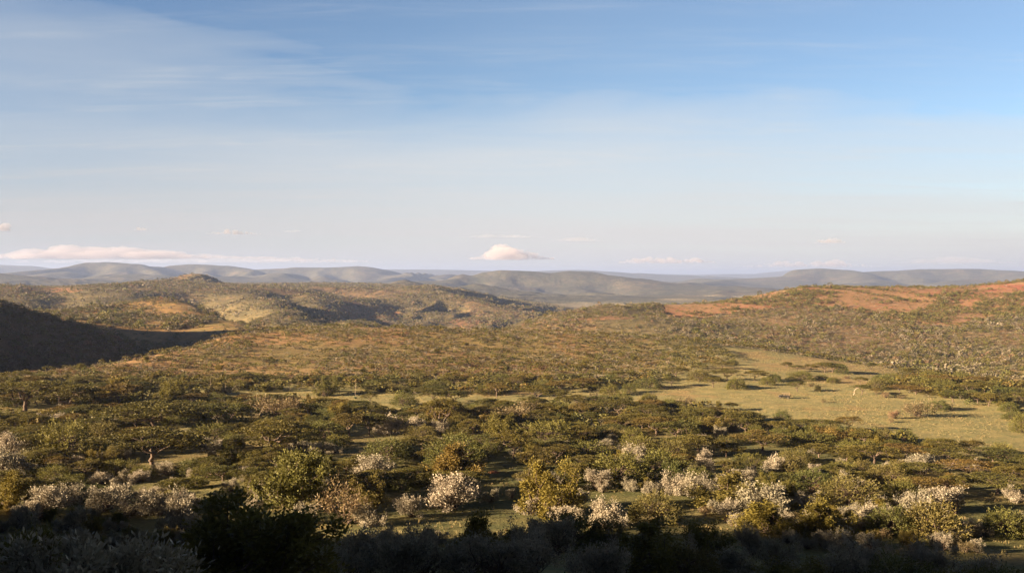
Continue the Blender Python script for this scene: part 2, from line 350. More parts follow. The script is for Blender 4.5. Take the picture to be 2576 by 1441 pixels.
for (a, b, c_, d_) in ((1130, 1250, 800, 820), (1450, 1590, 794, 804), (820, 1000, 765, 800), (60, 210, 725, 735)):
    rr = (((UU - (a + b) / 2) / ((b - a) / 2)) ** 2 + ((VV - (c_ + d_) / 2) / ((d_ - c_) / 2)) ** 2 < 1 + 0.8 * n_mid) & (Y_ > 700) & (Y_ < 3000)
    col = blend(col, (0.42, 0.22, 0.13), rr * 0.8)
dark_ = ((REG == 1) | ((UU < 760) & (Y_ > 520) & (Y_ < 830) & (Z_ < -8))) & (R_ > 250)  # gorge and left spur: scrub tone darkened to put shade into the colour
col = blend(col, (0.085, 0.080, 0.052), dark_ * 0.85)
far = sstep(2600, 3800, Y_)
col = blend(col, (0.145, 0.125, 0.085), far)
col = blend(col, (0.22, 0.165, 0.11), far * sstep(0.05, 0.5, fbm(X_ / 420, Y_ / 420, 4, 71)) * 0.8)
plain = (REG == 0) & (Y_ > 3300) & (Z_ < -45)
col = blend(col, (0.27, 0.235, 0.155), plain * sstep(-0.05, 0.2, fbm(X_ / 1700, Y_ / 500, 4, 81)) * 0.9)
for (a, b, c_, d_) in ((1290, 1640, 762, 778), (1650, 1760, 750, 757), (1740, 2020, 741, 747), (1700, 1900, 756, 764)):
    rr = np.clip(1.6 - (((UU - (a + b) / 2) / ((b - a) / 2)) ** 2 + ((VV - (c_ + d_) / 2) / ((d_ - c_) / 2)) ** 2) + 0.7 * fbm(X_ / 300, Y_ / 150, 3, 5), 0, 1)
    col = blend(col, (0.42, 0.34, 0.22), rr * plain * 0.9)
pale = np.clip(1 - ((UU - 1500) / 260) ** 2 - ((VV - 770) / 9) ** 2, 0, 1)
scrub = np.clip(far * (1 - 0.85 * pale) + ((Y_ > 770) & (Y_ < 3600)) * 0.35 * (1 - rk) * (1 - gk), 0, 1)

def ground_material():
    m = bpy.data.materials.new('savanna_ground'); m.use_nodes = True
    g = NT(m.node_tree); g.n.clear()
    at = g.new('ShaderNodeAttribute', attribute_name='col'); sc_ = g.new('ShaderNodeAttribute', attribute_name='scrub')
    geo = g.new('ShaderNodeNewGeometry'); P = geo.outputs['Position']
    f1 = g.noise(P, 1.1, 5, 0.65); f2 = g.noise(P, 0.13, 6, 0.7)
    tint = g.rng(f1, 0.25, 0.75, 0.62, 1.38, False)
    c1 = g.mix(1.0, at.outputs['Color'], g.mix(g.rng(f2, 0.3, 0.7), rgba((0.70, 0.78, 0.72)), rgba((1.28, 1.16, 1.08))), 'MULTIPLY')
    c1 = g.mix(1.0, c1, tint, 'MULTIPLY')
    vo = g.new('ShaderNodeTexVoronoi'); g.link(P, vo.inputs['Vector']); vo.inputs['Scale'].default_value = 0.085
    big = g.noise(P, 0.011, 4, 0.6)
    spots = g.math('MULTIPLY', g.rng(g.math('ADD', vo.outputs['Distance'], g.math('MULTIPLY', g.math('SUBTRACT', big, 0.5), -1.3)), 0.62, 0.42), sc_.outputs['Fac'])
    f3 = g.noise(P, 0.0075, 9, 0.72, 0.3)
    c1 = g.mix(sc_.outputs['Fac'], c1, g.mix(1.0, c1, g.rng(f3, 0.36, 0.66, 0.5, 1.4, False), 'MULTIPLY'))
    c2 = g.mix(g.math('MULTIPLY', spots, 0.85), c1, g.mix(vo.outputs['Color'], rgba((0.055, 0.062, 0.03)), rgba((0.10, 0.10, 0.06))))
    b = g.new('ShaderNodeBsdfPrincipled'); g.link(c2, b.inputs['Base Color'])
    b.inputs['Roughness'].default_value = 1.0; b.inputs['Specular IOR Level'].default_value = 0.1
    bp = g.new('ShaderNodeBump'); bp.inputs['Strength'].default_value = 0.8; bp.inputs['Distance'].default_value = 0.3
    g.link(f1, bp.inputs['Height'])
    b2 = g.new('ShaderNodeBump'); b2.inputs['Strength'].default_value = 0.9; b2.inputs['Distance'].default_value = 22.0
    g.link(g.math('MULTIPLY', f3, sc_.outputs['Fac']), b2.inputs['Height']); g.link(bp.outputs[0], b2.inputs['Normal']); g.link(b2.outputs[0], b.inputs['Normal'])
    o = g.new('ShaderNodeOutputMaterial'); g.link(b.outputs[0], o.inputs[0])
    return m
M_ground = ground_material()

nt_, nr_ = X_.shape
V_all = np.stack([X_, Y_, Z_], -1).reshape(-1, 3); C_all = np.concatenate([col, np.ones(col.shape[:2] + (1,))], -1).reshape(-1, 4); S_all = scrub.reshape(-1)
ii, jj = np.meshgrid(np.arange(nt_), np.arange(nr_ - 1), indexing='ij')
i2 = (ii + 1) % nt_
quads = np.stack([ii * nr_ + jj, ii * nr_ + jj + 1, i2 * nr_ + jj + 1, i2 * nr_ + jj], -1).reshape(-1, 4)
Yq, Zq, Rq, Tq, Gq = (a[:, :-1].reshape(-1) for a in (Y_, Z_, R_, np.abs(G_t), REG))
Uq = UU[:, :-1].reshape(-1)
# which named piece of the setting each face belongs to
piece = np.zeros(len(quads), np.int32)                                   # 0 ground
piece[(Rq < 165) & (Gq == 0)] = 1                                        # hillside the camera stands on
piece[(Yq > 740) & (Yq < 3400) & (Uq < 1290)] = 2                        # rolling hills on the left
piece[(Yq > 740) & (Yq < 1900) & (Uq >= 1290)] = 3                       # hills on the right
piece[(Yq >= 1900) & (Uq >= 1290)] = 4; piece[(Yq >= 3400)] = 4           # plain
piece[Gq == 1] = 5
for k_ in range(len(RIDGES)): piece[Gq == k_ + 2] = 6 + k_
# normals over the whole sheet, so that the pieces meet without a visible seam
e1 = np.roll(V_all.reshape(nt_, nr_, 3), -1, 0) - np.roll(V_all.reshape(nt_, nr_, 3), 1, 0)
e2 = np.gradient(V_all.reshape(nt_, nr_, 3), axis=1)
N_all = np.cross(e2, e1); N_all /= np.linalg.norm(N_all, axis=-1, keepdims=True) + 1e-12
N_all *= np.sign(N_all[..., 2:3] + 1e-9); N_all = N_all.reshape(-1, 3)
names = {0: ('ground', 'open grass plateau with acacia bush'), 1: ('hillside', 'shaded foreground slope'), 2: ('hills', ''), 3: ('hills', ''), 4: ('plain', ''), 5: ('hillside', '')}
for p_ in np.unique(piece):
    q = quads[piece == p_][:, ::-1]
    ids, inv = np.unique(q, return_inverse=True)
    nm = names[p_][0] if p_ in names else RIDGES[p_ - 6][0] + 's'
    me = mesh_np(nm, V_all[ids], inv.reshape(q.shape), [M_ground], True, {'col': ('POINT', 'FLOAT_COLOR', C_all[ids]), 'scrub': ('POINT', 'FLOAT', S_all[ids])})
    me.normals_split_custom_set_from_vertices(N_all[ids].astype(np.float32))
    tag(link(nm, me), kind='structure')
del quads, C_all, S_all, N_all, e1, e2
print('ground meshes', round(time.time() - T0, 1))

def ground_z(x, y):
    """height of the sheet as meshed"""
    x = np.asarray(x, float); y = np.asarray(y, float)
    ti = np.interp(np.arctan2(x, y), TH, np.arange(nt_)); ri = np.interp(np.log(np.hypot(x, y)), LR, np.arange(nr_))
    t0 = np.clip(ti.astype(int), 0, nt_ - 2); r0 = np.clip(ri.astype(int), 0, nr_ - 2); ft = ti - t0; fr = ri - r0
    return (Z_[t0, r0] * (1 - ft) + Z_[t0 + 1, r0] * ft) * (1 - fr) + (Z_[t0, r0 + 1] * (1 - ft) + Z_[t0 + 1, r0 + 1] * ft) * fr
def project(x, y, z): return U0 + F * x / y, V0 - F * (z - CAMZ) / y
YS = np.exp(np.linspace(math.log(30), math.log(6000), 900))
def ground_hit(u, v):
    """the ground point seen at (u, v) of the photograph"""
    xs = (u - U0) / F * YS; zs = ground_z(xs, YS); ray = CAMZ - (v - V0) / F * YS
    below = np.nonzero(ray <= zs)[0]
    if len(below) == 0: return None
    k = below[0]
    if k == 0: return xs[0], YS[0], float(zs[0])
    a = (ray[k - 1] - zs[k - 1]); b = (zs[k] - ray[k]); t = a / (a + b + 1e-9)
    Y = YS[k - 1] + (YS[k] - YS[k - 1]) * t; x = (u - U0) / F * Y
    return x, Y, float(ground_z(x, Y))
# visibility of the sheet from the camera: running horizon along each spoke
slope = (Z_ - CAMZ) / R_; HOR = np.maximum.accumulate(slope, axis=1)
def hidden_by(x, y, ztop):
    """how far (in tangent) the point's top stays under the horizon nearer to the camera"""
    ti = np.clip(np.interp(np.arctan2(x, y), TH, np.arange(nt_)).astype(int), 0, nt_ - 1)
    ri = np.clip(np.interp(np.log(np.hypot(x, y)), LR, np.arange(nr_)).astype(int) - 2, 0, nr_ - 1)
    return HOR[ti, ri] - (ztop - CAMZ) / np.hypot(x, y)
#@@VEG@@
# ------------------------------------------------------------------ plant materials
def leaf_material(name, cols, trans=0.25, rough=0.6):
    m = bpy.data.materials.new(name); m.use_nodes = True
    g = NT(m.node_tree); g.n.clear()
    t = g.new('ShaderNodeAttribute', attribute_name='tint').outputs['Fac']
    h = g.new('ShaderNodeAttribute', attribute_name='hue').outputs['Fac']
    oi = g.new('ShaderNodeObjectInfo').outputs['Random']
    x = g.math('FRACT', g.math('ADD', oi, h))
    cr = g.new('ShaderNodeValToRGB'); g.link(x, cr.inputs[0])
    e = cr.color_ramp.elements
    while len(e) < len(cols): e.new(0.5)
    for i, c in enumerate(cols): e[i].position = i / (len(cols) - 1); e[i].color = rgba(c)
    c = g.mix(1.0, cr.outputs[0], g.rng(t, 0, 1, 0.68, 1.32, False), 'MULTIPLY')
    d = g.new('ShaderNodeBsdfPrincipled'); g.link(c, d.inputs['Base Color']); d.inputs['Roughness'].default_value = rough
    d.inputs['Specular IOR Level'].default_value = 0.25
    tr = g.new('ShaderNodeBsdfTranslucent'); g.link(c, tr.inputs[0])
    mx = g.new('ShaderNodeMixShader'); mx.inputs[0].default_value = trans
    g.link(d.outputs[0], mx.inputs[1]); g.link(tr.outputs[0], mx.inputs[2])
    o = g.new('ShaderNodeOutputMaterial'); g.link(mx.outputs[0], o.inputs[0])
    return m
def plain_material(name, c, rough=0.85, metal=0.0, noise=0.0, nscale=8.0):
    m = bpy.data.materials.new(name); m.use_nodes = True
    b = m.node_tree.nodes['Principled BSDF']; b.inputs['Base Color'].default_value = rgba(c)
    b.inputs['Roughness'].default_value = rough; b.inputs['Metallic'].default_value = metal
    if noise:
        g = NT(m.node_tree); geo = g.new('ShaderNodeTexCoord')
        nn = g.noise(geo.outputs['Object'], nscale, 4, 0.6)
        g.link(g.mix(nn, rgba([v * (1 - noise) for v in c]), rgba([v * (1 + noise) for v in c])), b.inputs['Base Color'])
    return m
M_aca = leaf_material('acacia_leaves', [(0.118, 0.102, 0.026), (0.155, 0.124, 0.030), (0.098, 0.096, 0.026), (0.180, 0.118, 0.034)])
M_dome = leaf_material('feathery_leaves', [(0.138, 0.134, 0.034), (0.178, 0.155, 0.038), (0.115, 0.122, 0.034), (0.190, 0.150, 0.048)])
M_silver = leaf_material('silver_leaves', [(0.40, 0.34, 0.25), (0.33, 0.29, 0.21), (0.44, 0.37, 0.28), (0.27, 0.245, 0.165)], 0.12)
M_scrub = leaf_material('pale_scrub_leaves', [(0.20, 0.165, 0.11), (0.235, 0.19, 0.13), (0.15, 0.13, 0.08), (0.265, 0.215, 0.15)], 0.12)
M_leafy = leaf_material('yellow_green_leaves', [(0.18, 0.155, 0.034), (0.23, 0.175, 0.036), (0.15, 0.140, 0.034), (0.24, 0.165, 0.045)], 0.25)
M_grey = leaf_material('dry_leaves', [(0.24, 0.16, 0.085), (0.20, 0.16, 0.08), (0.26, 0.15, 0.09), (0.17, 0.15, 0.07)], 0.2)
M_grass = leaf_material('grass_blades', [(0.33, 0.25, 0.115), (0.28, 0.24, 0.10), (0.38, 0.27, 0.14)], 0.3)
M_bark = plain_material('bark', (0.14, 0.095, 0.068), 0.9, 0, 0.35, 6)
M_pale = plain_material('pale_bark', (0.42, 0.32, 0.23), 0.9, 0, 0.3, 6)

# ------------------------------------------------------------------ plant prototypes
def unit(v): return v / (np.linalg.norm(v, axis=-1, keepdims=True) + 1e-9)
def leaves(c, d, ln, wd, r):
    """rhombic leaves: centres c, long axes d, lengths ln, widths wd"""
    d = unit(d); a = unit(np.cross(d, r.normal(size=d.shape)))
    ln = np.broadcast_to(ln, len(c))[:, None] * 0.5; wd = np.broadcast_to(wd, len(c))[:, None] * 0.5
    v = np.stack([c - d * ln, c + a * wd, c + d * ln, c - a * wd], 1)
    return v
def tubes(paths, sides=5):
    """paths: list of (points, radii) -> one mesh of tapered tubes"""
    V, Fq = [], []; off = 0
    for pts, rad in paths:
        pts = np.asarray(pts, float); n = len(pts)
        t = np.gradient(pts, axis=0); t = unit(t)
        ref = np.array([0.3, 0.9, 0.2]); a = unit(np.cross(t, ref)); b = np.cross(t, a)
        an = np.linspace(0, 2 * math.pi, sides, endpoint=False)
        ring = pts[:, None] + (a[:, None] * np.cos(an)[None, :, None] + b[:, None] * np.sin(an)[None, :, None]) * np.asarray(rad)[:, None, None]
        V.append(ring.reshape(-1, 3))
        i, j = np.meshgrid(np.arange(n - 1), np.arange(sides), indexing='ij'); j2 = (j + 1) % sides
        Fq.append(np.stack([off + i * sides + j, off + i * sides + j2, off + (i + 1) * sides + j2, off + (i + 1) * sides + j], -1).reshape(-1, 4))
        off += n * sides
    return np.concatenate(V), np.concatenate(Fq)
def bent(p0, p1, r0, r1, r, n=5, wob=0.12):
    p0 = np.asarray(p0, float); p1 = np.asarray(p1, float); t = np.linspace(0, 1, n)[:, None]
    L = np.linalg.norm(p1 - p0)
    p = p0 + (p1 - p0) * t + r.normal(size=(n, 3)) * L * wob * np.sin(t * math.pi)
    return p, np.linspace(r0, r1, n)
def crown_mesh(name, quads_, tint, mat):
    n = len(quads_)
    return mesh_np(name, quads_.reshape(-1, 3), np.arange(n * 4).reshape(n, 4), [mat], False, {'tint': ('FACE', 'FLOAT', tint), 'hue': ('FACE', 'FLOAT', np.zeros(n))})
def p_acacia(seed, R=4.5, H=5.2, pads=36, per=120, ls=0.30, tiers=True):
    r = np.random.default_rng(seed); paths = []; Q = []; T = []
    nl = r.integers(4, 7); az0 = r.uniform(0, 6.28); lean = r.normal(size=2) * 0.25
    fork = np.array([lean[0], lean[1], H * r.uniform(0.26, 0.38)])
    paths.append(bent((0, 0, -0.3), fork, 0.22, 0.16, r, 5, 0.05))
    limbs = []
    for i in range(nl):
        a = az0 + i * 6.283 / nl + r.normal() * 0.25; rr = R * r.uniform(0.4, 0.62)
        tip = np.array([math.cos(a) * rr, math.sin(a) * rr, H * r.uniform(0.7, 0.8)]); limbs.append(tip)
        paths.append(bent(fork, tip, 0.13, 0.06, r, 6, 0.10))
    shx, shy = r.uniform(0.82, 1.12, 2)
    for i in range(pads):
        a = r.uniform(0, 6.283); q = math.sqrt((i + 0.5) / pads); rr = R * 0.92 * q
        lift = H * (1 - 0.20 * q ** 2.2) - r.uniform(0, 0.22 * H) * (0.6 if i % 3 else 1.6) * (1 if tiers else 0.5)
        c = np.array([math.cos(a) * rr * shx, math.sin(a) * rr * shy, lift])
        nb = limbs[int(np.argmin([np.linalg.norm(l[:2] - c[:2]) for l in limbs]))]
        paths.append(bent(nb, c - (0, 0, 0.1), 0.045, 0.02, r, 4, 0.1))
        pr = R * r.uniform(0.17, 0.32); n = int(per * (pr / (0.25 * R)) ** 2 * r.uniform(0.6, 1.2))
        an = r.uniform(0, 6.283, n); rq = np.sqrt(r.uniform(0, 1, n)) * pr * (1 + 0.25 * np.sin(an * 3 + r.uniform(0, 6)))
        p = np.stack([c[0] + np.cos(an) * rq, c[1] + np.sin(an) * rq, c[2] + r.normal(0, 0.10, n) + 0.22 * (1 - (rq / pr) ** 2)], 1)
        d = np.stack([np.cos(an), np.sin(an), r.normal(0.1, 0.35, n)], 1) + r.normal(size=(n, 3)) * 0.35
        Q.append(leaves(p, d, ls * r.uniform(0.7, 1.4, n), ls * 0.6, r)); T.append(np.clip(r.uniform(0.15, 0.8) + r.normal(0, 0.15, n), 0, 1))
    return tubes(paths), np.concatenate(Q), np.concatenate(T)
def p_dome(seed, R=3.6, H=3.9, n=560, per=7, low=0.12, ls=0.34):
    r = np.random.default_rng(seed); paths = []
    nst = r.integers(4, 8); base = np.array([0, 0, -0.2])
    for i in range(nst):
        a = r.uniform(0, 6.283); rr = R * r.uniform(0.2, 0.6)
        paths.append(bent(base + r.normal(size=3) * 0.12 * (1, 1, 0), (math.cos(a) * rr, math.sin(a) * rr, H * r.uniform(0.45, 0.75)), 0.13, 0.04, r, 6, 0.09))
    u = r.uniform(0, 1, n); an = r.uniform(0, 6.283, n); el = np.arcsin(np.clip(u * 1.08 - 0.08, -1, 1))
    lob = 1 + 0.12 * np.sin(an * 3 + seed) + 0.10 * np.sin(an * 5 + 2 * seed) * np.cos(el) + 0.08 * np.sin(el * 7 + an * 2)
    dirs = np.stack([np.cos(el) * np.cos(an), np.cos(el) * np.sin(an), np.sin(el)], 1)
    depth = r.uniform(0.62, 0.98, n) ** 0.7
    c = dirs * np.array([R, R, H * (1 - low)]) * (lob * depth)[:, None] + np.array([0, 0, H * low])
    out = unit(dirs * np.array([1, 1, 0.55]) + np.array([0, 0, 0.30]) + r.normal(size=(n, 3)) * 0.25)
    Q = []; T = []; tb = np.clip(r.uniform(0.1, 0.9, n), 0, 1)
    for k in range(per):
        s = (k / per - 0.5) * 0.9; p = c + out * s - np.array([0, 0, 1]) * (s + 0.45) ** 2 * 0.18
        d = out + r.normal(size=(n, 3)) * 0.55
        Q.append(leaves(p + r.normal(size=(n, 3)) * 0.05, d, ls * r.uniform(0.6, 1.2, n), ls * 0.42, r)); T.append(np.clip(tb + r.normal(0, 0.12, n), 0, 1))
    m = r.choice(n, 60, replace=False)
    for i in m: paths.append(bent((0, 0, H * 0.3), c[i], 0.03, 0.012, r, 4, 0.12))
    return tubes(paths, 4), np.concatenate(Q), np.concatenate(T)
def p_clumpy(seed, R=2.2, H=3.2, clumps=26, per=110, ls=0.22, upright=0.9, wid=0.5, low=0.3, cr=0.30):
    r = np.random.default_rng(seed); paths = []; Q = []; T = []
    lean = r.normal(size=2) * 0.15
    nlob = r.integers(4, 8); la = r.uniform(0, 6.283, nlob); lq = r.uniform(0.25, 0.8, nlob); lh = r.uniform(0.45, 1.0, nlob)
    for i in range(clumps):
        if r.uniform() < 0.75:
            k = r.integers(nlob); o = r.normal(size=3) * 0.21
            c = np.array([math.cos(la[k]) * lq[k] * R + o[0] * R, math.sin(la[k]) * lq[k] * R + o[1] * R, H * (low + (1 - low) * np.clip(lh[k] * 0.78 + o[2] * 0.9, 0.05, 1))]); q = 0
        else:
            a = r.uniform(0, 6.283); q = math.sqrt(r.uniform(0, 1)); rr = R * q * r.uniform(0.6, 0.95)
            c = np.array([math.cos(a) * rr + lean[0], math.sin(a) * rr + lean[1], H * (low + (1 - low) * r.uniform(0.0, 0.6) * (1 - 0.5 * q * q))])
        paths.append(bent((r.normal() * 0.15, r.normal() * 0.15, -0.2), c, 0.055, 0.018, r, 6, 0.09))
        sz = R * r.uniform(cr * 0.6, cr * 1.35); n = int(per * r.uniform(0.6, 1.3))
        p = r.normal(size=(n, 3)) * 0.45; p = c + p * sz * np.array([0.85, 0.85, 1.15])
        d = unit(p - c) * 0.8 + np.array([0, 0, upright]) + r.normal(size=(n, 3)) * 0.4
        Q.append(leaves(p, d, ls * r.uniform(0.45, 1.6, n), ls * wid * r.uniform(0.6, 1.4, (n, 1))[:, 0], r)); T.append(np.clip(r.uniform(0.2, 0.8) + r.normal(0, 0.16, n), 0, 1))
    return tubes(paths, 4), np.concatenate(Q), np.concatenate(T)
def p_bare(seed, H=4.0):
    r = np.random.default_rng(seed); paths = []
    def grow(p, d, L, rad, lev):
        q = p + d * L; paths.append(bent(p, q, rad, rad * 0.6, r, 5, 0.1))
        if lev == 0: return
        for _ in range(r.integers(2, 4)):
            nd = unit(d + r.normal(size=3) * 0.55 + np.array([0, 0, 0.12])); grow(q, nd, L * r.uniform(0.55, 0.8), rad * 0.6, lev - 1)
    grow(np.array([0, 0, -0.2]), unit(np.array([0.1, 0.1, 1.0])), H * 0.32, 0.16, 4)
    return tubes(paths, 5)

PROTO = {}
def reg_proto(kind, lst, crown_mat, bark, width, hgt):
    out = []
    for tb, q, t in lst:
        cm = crown_mesh('crown', q, t, crown_mat); tm = mesh_np('trunk', tb[0], tb[1], [bark], True)
        w_ = np.ptp(np.percentile(q[..., 0], [3, 97])) * 0.5 + np.ptp(np.percentile(q[..., 1], [3, 97])) * 0.5; h_ = np.percentile(q[..., 2], 99)
        out.append((tm, cm, w_, h_))
    PROTO[kind] = out
reg_proto('umbrella_acacia', [p_acacia(100 + i, 4.5, 4.6 + 0.4 * (i % 3), 30 + 3 * i, 190, 0.23) for i in range(7)], M_aca, M_bark, 9, 5)
reg_proto('domed_acacia', [p_dome(200 + i, 3.6, 3.4 + 0.35 * (i % 3), 820, 7, 0.12, 0.27) for i in range(6)], M_dome, M_bark, 7, 4)
reg_proto('silver_bush', [p_clumpy(300 + i, 2.2, 2.9 + 0.3 * (i % 3), 30 + 3 * i, 190, 0.165, 0.7, 0.55, 0.12, 0.26) for i in range(7)], M_silver, M_bark, 4.4, 3)
reg_proto('leafy_bush', [p_clumpy(400 + i, 2.6, 3.6 + 0.3 * (i % 2), 48, 230, 0.175, 0.25, 0.6, 0.10, 0.25) for i in range(5)], M_leafy, M_bark, 5, 3.6)
reg_proto('dry_bush', [p_clumpy(500 + i, 2.3, 2.6, 26, 75, 0.22, 0.5, 0.45, 0.2, 0.32) for i in range(4)], M_grey, M_bark, 4.6, 2.6)
# finer leaves for the few bushes that stand nearest
reg_proto('near_silver_bush', [p_clumpy(600 + i, 2.2, 3.4, 70, 190, 0.20, 0.9, 0.4, 0.1, 0.22) for i in range(2)], M_silver, M_bark, 4.4, 3.4)
reg_proto('near_leafy_bush', [p_clumpy(620 + i, 2.8, 3.9, 100, 190, 0.19, 0.4, 0.55, 0.08, 0.21) for i in range(2)], M_leafy, M_bark, 5, 3.9)
print('protos', round(time.time() - T0, 1))

